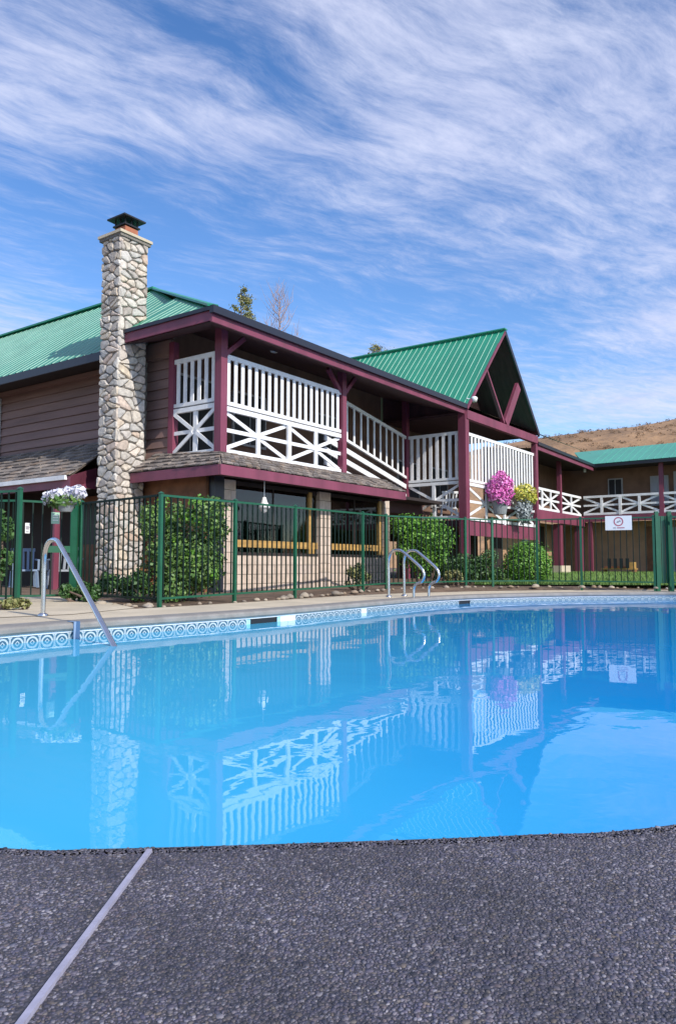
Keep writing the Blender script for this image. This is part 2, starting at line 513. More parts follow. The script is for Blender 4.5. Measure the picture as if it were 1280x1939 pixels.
def np_mesh(name, V, F, mat, parent=None, kind=None, smooth=False):
    """V (n,3), F (m,k) arrays -> one mesh object"""
    me = bpy.data.meshes.new(name)
    k = F.shape[1]
    me.vertices.add(len(V)); me.vertices.foreach_set('co', V.astype(np.float32).ravel())
    me.loops.add(F.size); me.loops.foreach_set('vertex_index', F.astype(np.int32).ravel())
    me.polygons.add(len(F))
    me.polygons.foreach_set('loop_start', np.arange(0, F.size, k, dtype=np.int32))
    if smooth:
        me.polygons.foreach_set('use_smooth', np.ones(len(F), dtype=bool))
    me.update(calc_edges=True)
    me.materials.append(MATS[mat])
    return link(name, me, parent, kind)


def leaves(name, blobs, n, size, mat, parent=None, shell=0.55, up=0.25, seed=1, aspect=0.6, jit=0.35):
    """n small leaf faces spread through ellipsoid blobs [(cx,cy,cz,rx,ry,rz), ...]"""
    g = np.random.default_rng(seed)
    B = np.array(blobs, float)
    wgt = B[:, 3] * B[:, 4] + B[:, 5] * B[:, 3]
    idx = g.choice(len(B), n, p=wgt / wgt.sum())
    d = g.normal(size=(n, 3)); d /= np.linalg.norm(d, axis=1)[:, None]
    rad = shell + (1 - shell) * g.random(n) ** 0.6
    rad *= 1 + jit * 0.35 * g.normal(size=n)
    c = B[idx, :3] + d * rad[:, None] * B[idx, 3:]
    nr = d + g.normal(size=(n, 3)) * 0.75 + np.array([0, 0, up]); nr /= np.linalg.norm(nr, axis=1)[:, None]
    a = np.cross(nr, g.normal(size=(n, 3))); a /= np.linalg.norm(a, axis=1)[:, None]
    b = np.cross(nr, a)
    s = size * (0.6 + 0.8 * g.random(n))[:, None]
    fold = nr * s * 0.18
    V = np.stack([c - a * s, c - b * s * aspect + fold, c + a * s, c + b * s * aspect + fold], axis=1).reshape(-1, 3)
    F = np.arange(4 * n).reshape(n, 4)
    return np_mesh(name, V, F, mat, parent, 'stuff')


# ------------------------------------------------------------------ terrain functions, pool outline
def ground_z(x, y):
    def sm(a, b, q):
        k = min(1, max(0, (q - a) / (b - a)))
        return k * k * (3 - 2 * k)
    return 0.09 * sm(10.5, 16.2, y) + 0.16 * sm(17.5, 27, y)


ctrl = [(-2.91, 6.58), (-2.46, 7.26), (-1.93, 7.87), (-1.19, 8.78), (-0.53, 9.71), (0.39, 11.2), (1.33, 12.7), (2.32, 13.86), (3.68, 14.78),
        (4.89, 15.32), (6.07, 15.6), (6.94, 15.64), (8.0, 15.2), (8.7, 13.8), (8.6, 11.6), (7.6, 8.8), (6.0, 6.2), (4.4, 4.2), (3.0, 2.85), (1.7, 1.98),
        (0.7, 1.615), (0.38, 1.555), (0.0, 1.515), (-0.44, 1.48), (-0.65, 1.485), (-1.4, 1.62), (-2.3, 2.15), (-3.05, 3.1), (-3.4, 4.4), (-3.3, 5.6)]


def catmull(P, n):
    out = []
    N = len(P)
    for i in range(N):
        p0, p1, p2, p3 = (Vector((*P[(i + k) % N], 0)) for k in (-1, 0, 1, 2))
        for j in range(n):
            t = j / n
            q = 0.5 * ((2 * p1) + (p2 - p0) * t + (2 * p0 - 5 * p1 + 4 * p2 - p3) * t * t + (3 * p1 - p0 - 3 * p2 + p3) * t ** 3)
            out.append(q)
    return out


outline = catmull(ctrl, 8)
NO = len(outline)
normals = []
for i in range(NO):
    d = (outline[(i + 2) % NO] - outline[(i - 2) % NO]).normalized()
    normals.append(Vector((-d.y, d.x, 0)))          # outline runs clockwise seen from above
cen = sum(outline, Vector()) / NO
if normals[0].dot(outline[0] - cen) < 0:
    normals = [-q for q in normals]


def off(i, d):
    q = outline[i % NO] + normals[i % NO] * d
    return q


def ring_strip(specs, sel=None):
    """specs: list of (offset, z or None for terrain)"""
    mb = MB()
    for i in range(NO):
        if sel and not sel(i):
            continue
        for (d0, z0), (d1, z1) in zip(specs[:-1], specs[1:]):
            a, b, c, e = off(i, d0), off(i + 1, d0), off(i + 1, d1), off(i, d1)
            mb.add([(a.x, a.y, ground_z(a.x, a.y) - 0.02 if z0 is None else z0), (b.x, b.y, ground_z(b.x, b.y) - 0.02 if z0 is None else z0),
                    (c.x, c.y, ground_z(c.x, c.y) - 0.02 if z1 is None else z1), (e.x, e.y, ground_z(e.x, e.y) - 0.02 if z1 is None else z1)], [(0, 1, 2, 3)])
    return mb


near = lambda i: (outline[i].y + outline[(i + 1) % NO].y) / 2 < 4.6
far = lambda i: not near(i)
WATER_Z = -0.150

# ground: one sheet from the pool surround out to the horizon
ring_strip([(1.35, -0.04), (1.9, None), (3, None), (5, None), (8, None), (14, None), (25, None), (60, None), (160, None), (500, None), (1800, None)]).build('ground', 'soil', kind='structure')
deck = ring_strip([(0.28, 0.0), (0.9, 0.0), (1.5, 0.0), (1.5, -0.12)], far).build('pool_deck', 'concrete', kind='structure')

# pool basin with coping, tiles, skimmers
pool = empty('swimming_pool')
pool['kind'] = 'structure'
mb = MB()
for i in range(NO):
    a, b = outline[i], outline[(i + 1) % NO]
    mb.add([(a.x, a.y, -0.03), (b.x, b.y, -0.03), (b.x, b.y, -1.5), (a.x, a.y, -1.5)], [(0, 1, 2, 3)])
mb.poly([(q.x, q.y, -1.5) for q in outline])
mb.build('basin', 'plaster', pool)
mb = ring_strip([(0.012, -0.075), (-0.035, -0.068), (-0.05, -0.05), (-0.05, -0.02), (-0.038, -0.004), (-0.01, 0.004), (0.28, 0.004)], far)
mb.build('coping', 'coping', pool, smooth=True)
mb = ring_strip([(0.010, -0.088), (-0.016, -0.088), (-0.016, -0.072), (0.012, -0.072)], far)
mb.build('coping_trim', 'white', pool)
# near lip
mb = ring_strip([(0.01, -0.14), (-0.012, -0.10), (-0.012, -0.02), (0.004, -0.004), (0.03, -0.004)], near)
mb.build('deck_lip', 'mortar_dark', pool)

wm = MB().poly([(q.x, q.y, WATER_Z) for q in outline][::-1])
water = wm.build('pool_water', 'water', kind='structure')

# waterline tiles, far side in view
arc = [0.0]
for i in range(NO):
    arc.append(arc[-1] + (outline[(i + 1) % NO] - outline[i]).length)


def at_arc(s):
    s %= arc[-1]
    for i in range(NO):
        if arc[i + 1] >= s:
            k = (s - arc[i]) / (arc[i + 1] - arc[i])
            return outline[i].lerp(outline[(i + 1) % NO], k), normals[i].lerp(normals[(i + 1) % NO], k)


TW = 0.152
tile_me = MB().box(-TW / 2 + .002, TW / 2 - .002, -0.006, 0.004, -0.074, 0.074).mesh('tile', 'tile')
plain_me = MB().box(-TW / 2 + .002, TW / 2 - .002, -0.007, 0.004, -0.074, 0.074).mesh('marker_tile', 'white')
skim = {round(1.62 / TW)}
s = -2.4
i = 0
pos_px = {}
while s < 14.2:
    p, n = at_arc(s)
    r = p.x / max(p.y, .1)
    px = 640 + 1437 * r
    rz = math.atan2(n.y, n.x) - math.pi / 2
    if abs(px - 500) < 30 or abs(px - 875) < 9:
        pass
    else:
        marker = abs(px - 546) < 9 or abs(px - 688) < 6
        link('marker_tile' if marker else 'tile', plain_me if marker else tile_me, pool, loc=(p.x - n.x * .002, p.y - n.y * .002, -0.088 - 0.072), rot=(0, 0, rz))
    s += TW
    i += 1
for (pxc, wid) in ((500, 0.42), (875, 0.34)):
    best = min(np.arange(-2, 14, 0.02), key=lambda q: abs(640 + 1437 * at_arc(q)[0].x / at_arc(q)[0].y - pxc))
    p, n = at_arc(best)
    rz = math.atan2(n.y, n.x) - math.pi / 2
    m2 = MB()
    hw = wid / 2
    m2.box(-hw, hw, 0.10, 0.12, -0.22, -0.09).box(-hw, hw, -0.004, 0.10, -0.10, -0.090)
    sk = m2.build('skimmer_mouth', 'black', pool)
    sk.location = (p.x, p.y, 0); sk.rotation_euler = (0, 0, rz)
    m2 = MB()
    m2.box(-hw - .025, -hw, -.012, .004, -.25, -.09).box(hw, hw + .025, -.012, .004, -.25, -.09)
    m2.box(-hw, hw, -.006, .002, -.25, -.09)
    sk = m2.build('skimmer_weir', 'black', pool)
    sk.location = (p.x, p.y, 0); sk.rotation_euler = (0, 0, rz)
best = min(np.arange(-2, 14, 0.02), key=lambda q: abs(640 + 1437 * at_arc(q)[0].x / at_arc(q)[0].y - 144))
p, n = at_arc(best)
m2 = MB().box(-.032, .032, -.064, -.052, -.19, .006).box(-.032, .032, -.064, .05, .006, .012)
st = m2.build('edge_strip', 'plastic_blue', pool)
st.location = (p.x, p.y, 0); st.rotation_euler = (0, 0, math.atan2(n.y, n.x) - math.pi / 2)

# near deck: exposed aggregate, open shade put into its dark bluish colours
near_deck = ring_strip([(0.0, -0.004), (0.5, -0.004), (1.2, -0.004), (2.5, -0.004), (6, -0.004)], near).build('aggregate_deck', 'aggregate', kind='structure')


def edge_y(x):
    pts = sorted([(q.x, q.y) for q in outline if q.y < 3.2 and -2.6 < q.x < 2.9])
    xs = np.array([q[0] for q in pts]); ys = np.array([q[1] for q in pts])
    return np.interp(x, xs, ys)


def pebbles():
    g = np.random.default_rng(5)
    c = 0.0056
    xs = np.arange(-1.35, 1.35, c); ys = np.arange(0.55, 2.1, c * 0.92)
    X, Y = np.meshgrid(xs, ys)
    X[::2] += c / 2
    X = X.ravel() + g.uniform(-.42, .42, X.size) * c; Y = Y.ravel() + g.uniform(-.42, .42, Y.size) * c
    keep = Y < edge_y(X) - 0.002 + g.uniform(-.004, .004, X.size)
    sx = -0.36 + 0.038 * (Y - 1.45)                   # keep the joint strip clear
    keep &= ~((np.abs(X - sx) < 0.0066) & (Y < 1.462))
    keep &= g.random(X.size) < np.clip((1.35 - np.abs(X)) / .12, 0, 1)
    X, Y = X[keep], Y[keep]
    n = len(X)
    rad = c * g.uniform(0.38, 0.80, n) * np.where(g.random(n) < .10, 1.7, 1)
    asp = g.uniform(0.5, 1.0, n); th = g.uniform(0, math.pi, n)
    hgt = np.minimum(rad, .004) * g.uniform(0.08, 0.42, n)
    k = 6
    an = np.arange(k) * 2 * math.pi / k
    ang = an[None, :] + g.uniform(-.25, .25, (n, k))
    def ring(f, z, wob):
        rr = rad[:, None] * f * (1 + g.uniform(-wob, wob, (n, k)))
        a = rr * np.cos(ang); b = rr * np.sin(ang) * asp[:, None]
        return np.stack([X[:, None] + a * np.cos(th)[:, None] - b * np.sin(th)[:, None],
                         Y[:, None] + a * np.sin(th)[:, None] + b * np.cos(th)[:, None],
                         np.broadcast_to(z[:, None], (n, k))], axis=2)
    z0 = np.full(n, -0.007)
    r0 = ring(1.0, z0, .22); r1 = ring(0.80, -0.004 + hgt * .85, .2)
    top = np.stack([X + g.normal(0, .1, n) * rad, Y + g.normal(0, .1, n) * rad, -0.004 + hgt * 1.05], axis=1)[:, None, :]
    V = np.concatenate([r0, r1, top], axis=1)           # n,13,3
    base = (np.arange(n) * (2 * k + 1))[:, None, None]
    tri = []
    for j in range(k):
        j2 = (j + 1) % k
        tri += [(j, j2, k + j2), (j, k + j2, k + j), (k + j, k + j2, 2 * k)]
    F = (np.array(tri)[None] + base).reshape(-1, 3)
    np_mesh('pebbles', V.reshape(-1, 3), F, 'pebble', near_deck, 'stuff', smooth=True)


pebbles()
mb = MB()
mb.bar((-0.385, 0.35, -0.001), (-0.352, 1.462, -0.0015), 0.0095, 0.008)
mb.build('expansion_joint', 'joint_strip', near_deck)

# path through the left gate
mb = MB()
mb.add([(-2.9, 8.35, 0.006), (-2.55, 9.6, 0.006), (-3.9, 12.2, 0.012), (-6.5, 16, 0.02), (-9.5, 13.5, 0.02), (-7, 8, 0.006), (-4.5, 6.9, 0.006)], [(0, 1, 2, 3, 4, 5, 6)])
mb.build('path', 'concrete', kind='structure')

# ------------------------------------------------------------------ lodge
PI = math.pi
A0 = R(35.5)
LODGE = (-2.215, 14.18, 0.0)
RZ = PI / 2 - A0
U_ = Vector((math.sin(A0), math.cos(A0), 0)); V_ = Vector((-math.cos(A0), math.sin(A0), 0))


def W(t, s, z=0.0):
    return Vector(LODGE) + U_ * t + V_ * s + Vector((0, 0, z))


lodge = empty('lodge', LODGE, RZ)
tag(lodge, 'two-storey lodge with green metal roof, stone chimney and white balconies beside the pool', 'building')


def part(name, mat, parent=None, smooth=False, kind=None, **kw):
    mb = MB()
    return mb, (lambda: mb.build(name, mat, parent or lodge, smooth, kind))


def pbox(name, mat, b, parent=None):
    return MB().box(*b).build(name, mat, parent or lodge)


def pbar(name, mat, a, b, w_, h_, parent=None, up=(0, 0, 1)):
    return MB().bar(a, b, w_, h_, up).build(name, mat, parent or lodge)


CT0, CT1, CS0, CS1, CZ = -0.98, -0.30, 1.78, 2.37, 7.04      # chimney footprint and top
# --- roofs
RIB = 0.27


def rib_profile(s0, s1, rib=RIB, h=0.010, narrow=False):
    """list of (pos, height) columns across [s0,s1]"""
    cols = []
    s_ = s0
    while s_ < s1 - 1e-6:
        e = min(s_ + rib, s1)
        if e - s_ > rib * .8 and narrow:
            cols += [(s_, 0), (s_ + rib * .80, 0), (s_ + rib * .83, h), (s_ + rib * .89, h), (s_ + rib * .92, 0)]
        elif e - s_ > rib * .8:
            cols += [(s_, 0), (s_ + rib * .42, 0), (s_ + rib * .42 + h * .32, h), (s_ + rib * .58, h), (s_ + rib * .64, 0)]
        else:
            cols += [(s_, 0)]
        s_ += rib
    cols.append((s1, 0))
    return cols


def roof_panels(parent, s0, s1, lowf, topf, nrm, mat, pw=None, rib=RIB, h=0.010, narrow=False):
    """corrugated sheets; lowf/topf(pos)->Vector at the low and high edge; nrm = outward normal"""
    pw = pw or rib * 5
    nrm = Vector(nrm).normalized()
    k = s0
    while k < s1 - 1e-6:
        e = min(k + pw, s1)
        cols = rib_profile(k, e, rib, h, narrow)
        vs, fs = [], []
        for (q, hh) in cols:
            a, b = lowf(q), topf(q)
            if (b - a).length < 1e-3:
                b = a + Vector((0, 0, 1e-3))
            vs += [a + nrm * hh, b + nrm * hh]
        for j in range(len(cols) - 1):
            fs.append((2 * j, 2 * j + 2, 2 * j + 3, 2 * j + 1))
        o = MB().add(vs, fs).build('roof_panel', mat, parent)
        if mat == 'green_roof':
            o.data.materials.append(MATS['rib_glint'])
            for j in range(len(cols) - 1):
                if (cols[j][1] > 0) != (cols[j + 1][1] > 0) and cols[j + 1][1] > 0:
                    o.data.polygons[j].material_index = 1  # painted glint on the rising side of each rib only
        k = e


EZ = 5.10
RT, RS, RZ7 = 3.0, 5.05, 7.87          # main ridge end (t, s, z)
PF = (RZ7 - EZ) / (RS + 0.6)             # front pitch, nearly edge-on from the pool
PF = 0.462
RS = -0.6 + (RZ7 - EZ) / PF


def Vv(*a):
    return Vector(a)


roof = MB()
# main front slope, back slope (slab with thickness)
roof.add([(-0.84, -0.6, EZ), (20.8, -0.6, EZ), (20.8, RS, RZ7), (RT, RS, RZ7)], [(0, 1, 2, 3)])
roof.add([(RT, RS, RZ7), (20.8, RS, RZ7), (20.8, 11.6, 5.0), (RT + 3.8, 11.6, 5.0)], [(0, 1, 2, 3)])
roof.add([(RT, RS, RZ7), (RT + 3.8, 11.6, 5.0), (6.9, 15, 5.0), (RT, 15, RZ7)], [(0, 1, 2, 3)])
main_roof = roof.build('roof', 'green_roof', lodge)
# left slope: front part, high eave
def hip_t(s_):
    return min(RT, -0.84 + (s_ + 0.6) * (RT + 0.84) / (RS + 0.6))
ML = (RZ7 - EZ) / (RT + 0.84)
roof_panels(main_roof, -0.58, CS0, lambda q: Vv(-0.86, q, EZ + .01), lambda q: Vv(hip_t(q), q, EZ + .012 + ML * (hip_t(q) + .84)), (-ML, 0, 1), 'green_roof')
# left slope: rear part, lower eave
EZ2 = 4.81
M2 = (RZ7 - EZ2) / (RT + 0.84)
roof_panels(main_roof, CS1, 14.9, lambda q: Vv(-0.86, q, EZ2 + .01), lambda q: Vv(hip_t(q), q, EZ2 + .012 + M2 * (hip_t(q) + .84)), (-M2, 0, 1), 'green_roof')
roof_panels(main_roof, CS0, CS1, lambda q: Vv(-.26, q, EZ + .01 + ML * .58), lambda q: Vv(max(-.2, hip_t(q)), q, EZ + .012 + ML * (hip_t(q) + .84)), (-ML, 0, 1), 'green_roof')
pbar('ridge_cap', 'green_roof', (RT, RS - .05, RZ7 + .03), (RT, 15, RZ7 + .03), 0.26, 0.05, main_roof)
pbar('hip_cap', 'green_roof', (-0.86, -0.62, EZ + .03), (RT, RS, RZ7 + .03), 0.20, 0.04, main_roof)
# eave boards
pbox('gutter', 'gutter', (-0.9, 9.18, -0.68, -0.58, EZ - .11, EZ + .025), main_roof)
pbox('fascia', 'purple', (-0.86, 9.2, -0.605, -0.565, EZ - .255, EZ - .105), main_roof)
pbox('gutter', 'gutter', (-0.9, -0.82, -0.58, CS0 - .02, EZ - .05, EZ + .02), main_roof)
pbox('fascia', 'purple', (-0.86, -0.82, -0.565, CS0 - .02, EZ - .23, EZ - .05), main_roof)
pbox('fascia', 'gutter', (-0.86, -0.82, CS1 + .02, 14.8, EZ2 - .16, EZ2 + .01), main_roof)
# soffits
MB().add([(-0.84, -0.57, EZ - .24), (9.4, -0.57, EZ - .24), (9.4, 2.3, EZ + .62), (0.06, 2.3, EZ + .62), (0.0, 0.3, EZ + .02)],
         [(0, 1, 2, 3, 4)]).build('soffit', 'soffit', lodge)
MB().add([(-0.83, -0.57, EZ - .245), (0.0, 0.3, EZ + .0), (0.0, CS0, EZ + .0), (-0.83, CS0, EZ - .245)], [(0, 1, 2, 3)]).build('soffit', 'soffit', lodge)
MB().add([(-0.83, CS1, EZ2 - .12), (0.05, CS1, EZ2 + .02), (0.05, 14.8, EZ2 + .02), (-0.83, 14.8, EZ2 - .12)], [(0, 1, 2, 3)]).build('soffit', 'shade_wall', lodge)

# --- gable roof over the lower deck
GT0, GT1, GA, GZ, GE = 9.22, 14.72, 11.97, 7.97, 5.04
GM = (GZ - GE) / (GA - GT0)
gable = MB()
def zmain(s_):
    return EZ + PF * (s_ + .6)
def glow(s_, side):
    zl = max(GE, zmain(s_) if s_ > -0.6 else GE)
    k = (GZ - zl) / GM
    return Vv(GA - k if side < 0 else GA + k, s_, zl)
s_end = -0.6 + (GZ - EZ) / PF
gable.add([(GA, -.64, GZ - .04), (GT0 + .03, -.64, GE - .04), (GT0 + .03, 0.0, GE - .04), (GA, s_end, GZ - .04)], [(0, 1, 2, 3)])
gable.add([(GA, -.64, GZ - .04), (GT1 - .03, -.64, GE - .04), (GT1 - .03, 0.0, GE - .04), (GA, s_end, GZ - .04)], [(3, 2, 1, 0)])
g_roof = gable.build('gable_roof', 'soffit', lodge)
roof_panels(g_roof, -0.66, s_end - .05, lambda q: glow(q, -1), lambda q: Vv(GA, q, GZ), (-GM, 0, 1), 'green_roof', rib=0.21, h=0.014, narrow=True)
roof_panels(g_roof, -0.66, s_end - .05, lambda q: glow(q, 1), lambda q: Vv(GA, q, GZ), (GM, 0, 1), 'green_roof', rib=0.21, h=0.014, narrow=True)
pbar('ridge_cap', 'green_roof', (GA, -.70, GZ + .035), (GA, s_end, GZ + .035), 0.2, 0.04, g_roof)
# rakes
for sgn in (-1, 1):
    e = GT0 - .04 if sgn < 0 else GT1 + .04
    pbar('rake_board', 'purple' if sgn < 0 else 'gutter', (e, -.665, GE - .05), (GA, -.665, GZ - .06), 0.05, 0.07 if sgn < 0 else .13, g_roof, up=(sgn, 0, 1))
# tie beam with its end blocks, braces
pbox('tie_beam', 'purple', (GT0, GT1, -.645, -.50, 4.72, 4.97), g_roof)
pbar('brace', 'purple', (11.86, -.60, 5.0), (10.62, -.60, 6.42), 0.07, 0.10, g_roof, up=(0, 1, 0))
pbar('brace', 'purple', (12.02, -.60, 5.0), (13.10, -.60, 6.40), 0.10, 0.30, g_roof, up=(1, 0, 1))
MB().add([(GT0 + .9, .8, 4.97), (GT1 - .9, .8, 4.97), (GA, .8, GZ - .25)], [(0, 1, 2), (2, 1, 0)]).build('gable_wall', 'soffit', g_roof)
pbox('soffit', 'soffit', (GT0 + .1, GT1 - .1, -.5, 2.3, 4.93, 4.96), g_roof)
MB().poly([(9.42, -.45, 4.9), (9.42, 2.3, 4.9), (9.42, 2.3, zmain(2.3) - .12), (9.42, -.1, zmain(-.1) - .12), (9.42, -.45, 5.05)]).build('wall', 'soffit', lodge)
fl = empty('floodlight', W(GT0 + .32, -.72, 5.30), RZ)
tag(fl, 'small white floodlight on the gable corner', 'lamp')
MB().lathe([(0.0, -.06), (.07, -.06), (.10, .05), (.06, .09), (0.0, .1)], seg=12).build('lamp_shade', 'lamp_white', fl, smooth=True)
pbar('bracket', 'white', (0, 0.0, 0.0), (-.05, .22, .06), .03, .03, fl)

# --- right stretch of the main building (past the gable)
rs = MB()
rs.add([(14.6, -0.6, 4.76), (21.0, -0.6, 4.66), (23.2, 1.6, 5.6), (14.6, 1.6, 5.7)], [(0, 1, 2, 3)])
r2 = rs.build('roof', 'green_roof', lodge)
pbar('gutter', 'gutter', (14.7, -.63, 4.73), (21.0, -.63, 4.63), .08, .11, r2)
pbar('fascia', 'purple', (14.7, -.59, 4.60), (21.0, -.59, 4.50), .04, .15, r2)
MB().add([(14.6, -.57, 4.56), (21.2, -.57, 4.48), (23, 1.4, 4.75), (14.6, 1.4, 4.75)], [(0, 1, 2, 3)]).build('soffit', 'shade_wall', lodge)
pbox('wall', 'dark_wall', (14.72, 23.0, 1.3, 1.42, 2.6, 4.8))
pbox('wall', 'stucco', (14.72, 23.0, 1.3, 1.40, 0.1, 2.3))
pbox('balcony_floor', 'soffit', (14.72, 22.4, -0.06, 1.3, 2.42, 2.58))
pbox('rim_beam', 'purple', (14.72, 21.3, -0.13, -0.065, 2.16, 2.56))
for (tt, w_) in ((18.6, .15),):
    pbox('post', 'purple', (tt - w_ / 2, tt + w_ / 2, -.07, .08, 2.58, 4.62))
for tt in (18.6, 21.1):
    pbox('post', 'purple', (tt - .14, tt + .14, -.05, .23, 0.1, 2.16))
pbox('door', 'shade_wall', (15.2, 16.0, 1.26, 1.295, .2, 2.15))
pbox('door', 'shade_wall', (19.2, 20.3, 1.26, 1.295, .2, 2.15))
pbox('door', 'shade_wall', (16.9, 17.7, 1.26, 1.295, 2.6, 4.45))
pbox('curtain', 'curtain', (17.9, 18.5, 1.265, 1.295, .3, 2.1))
pbox('wall_block', 'concrete', (17.2, 18.2, -.5, .05, .15, .55))

# --- walls of the main body
pbox('wall', 'dark_wall', (0.06, 9.3, 2.3, 2.42, 2.6, 5.8))
pbox('wall', 'dark_wall', (9.3, 14.6, 2.3, 2.42, 1.3, 4.95))
wall_l = pbox('wall', 'shade_wall', (0.03, 0.12, 1.36, 14.8, 2.4, 5.0))
z = 2.5
while z < 4.92:
    MB().add([(0.03, 1.40, z), (0.03, 14.8, z), (0.03, 14.8, z + .198), (0.03, 1.40, z + .198),
              (-0.022, 1.40, z + .004), (-0.022, 14.8, z + .004), (0.012, 14.8, z + .196), (0.012, 1.40, z + .196)],
             [(4, 5, 6, 7)[::-1], (0, 1, 5, 4), (3, 7, 6, 2), (0, 4, 7, 3), (1, 2, 6, 5)]).build('siding_board', 'siding', wall_l)
    z += 0.2
pbox('frieze_board', 'siding', (-0.03, 0.03, 2.6, 14.8, 4.70, 4.80))
pbox('frieze_board', 'siding', (-0.04, 0.03, 1.36, 2.6, 4.74, 5.06))
pbox('corner_board', 'purple', (-0.05, 0.09, 1.26, 1.40, 2.66, 5.0))
pbox('wall', 'dark_wall', (0.06, 0.12, 1.40, 2.3, 2.6, 5.3))
# window at the far left of the upper wall
wn_ = empty('x'); bpy.data.objects.remove(wn_)
fr = pbox('window', 'window_frame', (-0.05, -0.02, 7.45, 8.9, 3.0, 4.65))
pbox('pane', 'glass', (-0.062, -0.055, 7.55, 8.8, 3.1, 4.55), fr)
# upper balcony windows and doors
for (a, b, zz0, zz1) in ((0.6, 2.1, 2.75, 4.75), (2.7, 3.9, 3.4, 4.7), (6.0, 7.2, 3.2, 4.7), (10.2, 11.6, 1.95, 3.9), (12.4, 13.6, 2.5, 3.9)):
    fr = pbox('window', 'window_frame', (a, b, 2.24, 2.298, zz0, zz1))
    pbox('pane', 'black', (a + .06, (a + b) / 2 - .02, 2.232, 2.239, zz0 + .06, zz1 - .06), fr)
    pbox('pane', 'black', ((a + b) / 2 + .02, b - .06, 2.232, 2.239, zz0 + .06, zz1 - .06), fr)

# --- balcony: floor, posts, railings
pbox('balcony_floor', 'soffit', (-.02, 4.1, -.02, 2.3, 2.50, 2.66))
pbox('stair_floor', 'soffit', (4.1, 9.3, .85, 2.3, 2.0, 2.5))
for (tt, ss, w_, z0, z1) in ((0, 0, .17, 2.62, EZ + .0), (3.98, 0, .15, 2.62, EZ), (9.27, 1.40, .16, 0.1, 5.55)):
    pbox('post', 'purple', (tt - w_ / 2, tt + w_ / 2, ss - w_ / 2, ss + w_ / 2, z0, z1))
pbox('post', 'purple', (9.15, 9.38, -.62, -.39, 0.0, 4.98))
pbox('post', 'purple', (14.55, 14.73, -.62, -.45, 0.1, 4.72))
pbar('knee_brace', 'purple', (.07, .0, 4.55), (.62, .0, 5.0), .08, .09)
pbar('knee_brace', 'purple', (3.9, .0, 4.55), (3.42, .0, 5.0), .08, .09)
pbar('knee_brace', 'purple', (4.06, .0, 4.55), (4.5, .0, 5.0), .08, .09)


def railing(a, b, z_top, z_mid, n, parent=lodge, w_=.085, d=.022, za=None):
    """baluster screen from a to b=(t,s); z_top/z_mid may be pairs (start,end)"""
    zt = z_top if isinstance(z_top, tuple) else (z_top, z_top)
    zm = z_mid if isinstance(z_mid, tuple) else (z_mid, z_mid)
    a = Vector((*a, 0)); b = Vector((*b, 0))
    r_ = MB().bar(a + Vv(0, 0, zt[0] - .045), b + Vv(0, 0, zt[1] - .045), .05, .09).build('railing', 'white', parent)
    MB().bar(a + Vv(0, 0, zm[0] + .035), b + Vv(0, 0, zm[1] + .035), .06, .07).build('bottom_rail', 'white', r_)
    for i in range(n):
        k = (i + .5) / n
        p_ = a.lerp(b, k)
        z0 = zm[0] + (zm[1] - zm[0]) * k + .07
        z1 = zt[0] + (zt[1] - zt[0]) * k - .09
        dd = (b - a).normalized()
        q = Vector((-dd.y, dd.x, 0))
        MB().bar(p_ + Vv(0, 0, z0), p_ + Vv(0, 0, z1), d, w_, up=dd).build('baluster', 'white', r_)
    return r_


def lattice(a, b, z0, z1, bays, parent=lodge, bw=.075, mat='white'):
    """asterisk panels: frame, centre stile, mid rail and two diagonals per bay"""
    a = Vector((*a, 0)); b = Vector((*b, 0)); dd = (b - a).normalized(); q = Vector((-dd.y, dd.x, 0))
    zz_ = lambda p_, z_, o_=0.0: Vector((p_.x, p_.y, z_)) + q * o_
    L = (b - a).length
    r_ = MB().bar(zz_(a, z1 - .045), zz_(b, z1 - .045), .07, .09).build('lattice_rail', mat, parent)
    MB().bar(zz_(a, z0 + .045), zz_(b, z0 + .045), .06, .09).build('bottom_rail', mat, r_)
    for i in range(bays):
        p0, p1 = a.lerp(b, i / bays), a.lerp(b, (i + 1) / bays)
        m_ = (p0 + p1) / 2
        zc = (z0 + z1) / 2
        lo, hi = z0 + .09, z1 - .09
        MB().bar(zz_(m_, lo, -.012), zz_(m_, hi, -.012), .10, .04, up=q).build('stile', mat, r_)
        if i:
            MB().bar(zz_(p0, z0 - .06, -.03), zz_(p0, hi, -.03), .11, .05, up=q).build('stile', mat, r_)
        e = dd * .05
        MB().bar(zz_(p0, zc), zz_(m_ - e, zc), .025, bw).build('mid_rail', mat, r_)
        MB().bar(zz_(m_ + e, zc), zz_(p1, zc), .025, bw).build('mid_rail', mat, r_)
        for (pa, za_, pb, zb_) in ((p0, hi, m_ - e, zc + .03), (p0, lo, m_ - e, zc - .03), (m_ + e, zc + .03, p1, hi), (m_ + e, zc - .03, p1, lo)):
            MB().bar(zz_(pa, za_, .026), zz_(pb, zb_, .026), .024, bw).build('diagonal', mat, r_)
    return r_


railing((.10, 0), (3.90, 0), 4.58, 3.60, 19)
lattice((.10, 0), (3.90, 0), 2.66, 3.57, 2)
railing((0, .10), (0, 1.26), 4.63, 3.66, 6)
lattice((0, .10), (0, 1.26), 2.66, 3.63, 1)
# stair run down to the gable deck
st_r = railing((5.02, .70), (9.20, 1.36), (4.68, 4.40), (3.66, 3.12), 10)
for dz in (.22, .50, .80):
    pbar('stair_board', 'white', (4.1, .60, 3.80 - dz), (9.15, 1.34, 3.10 - dz), .04, .13, st_r)
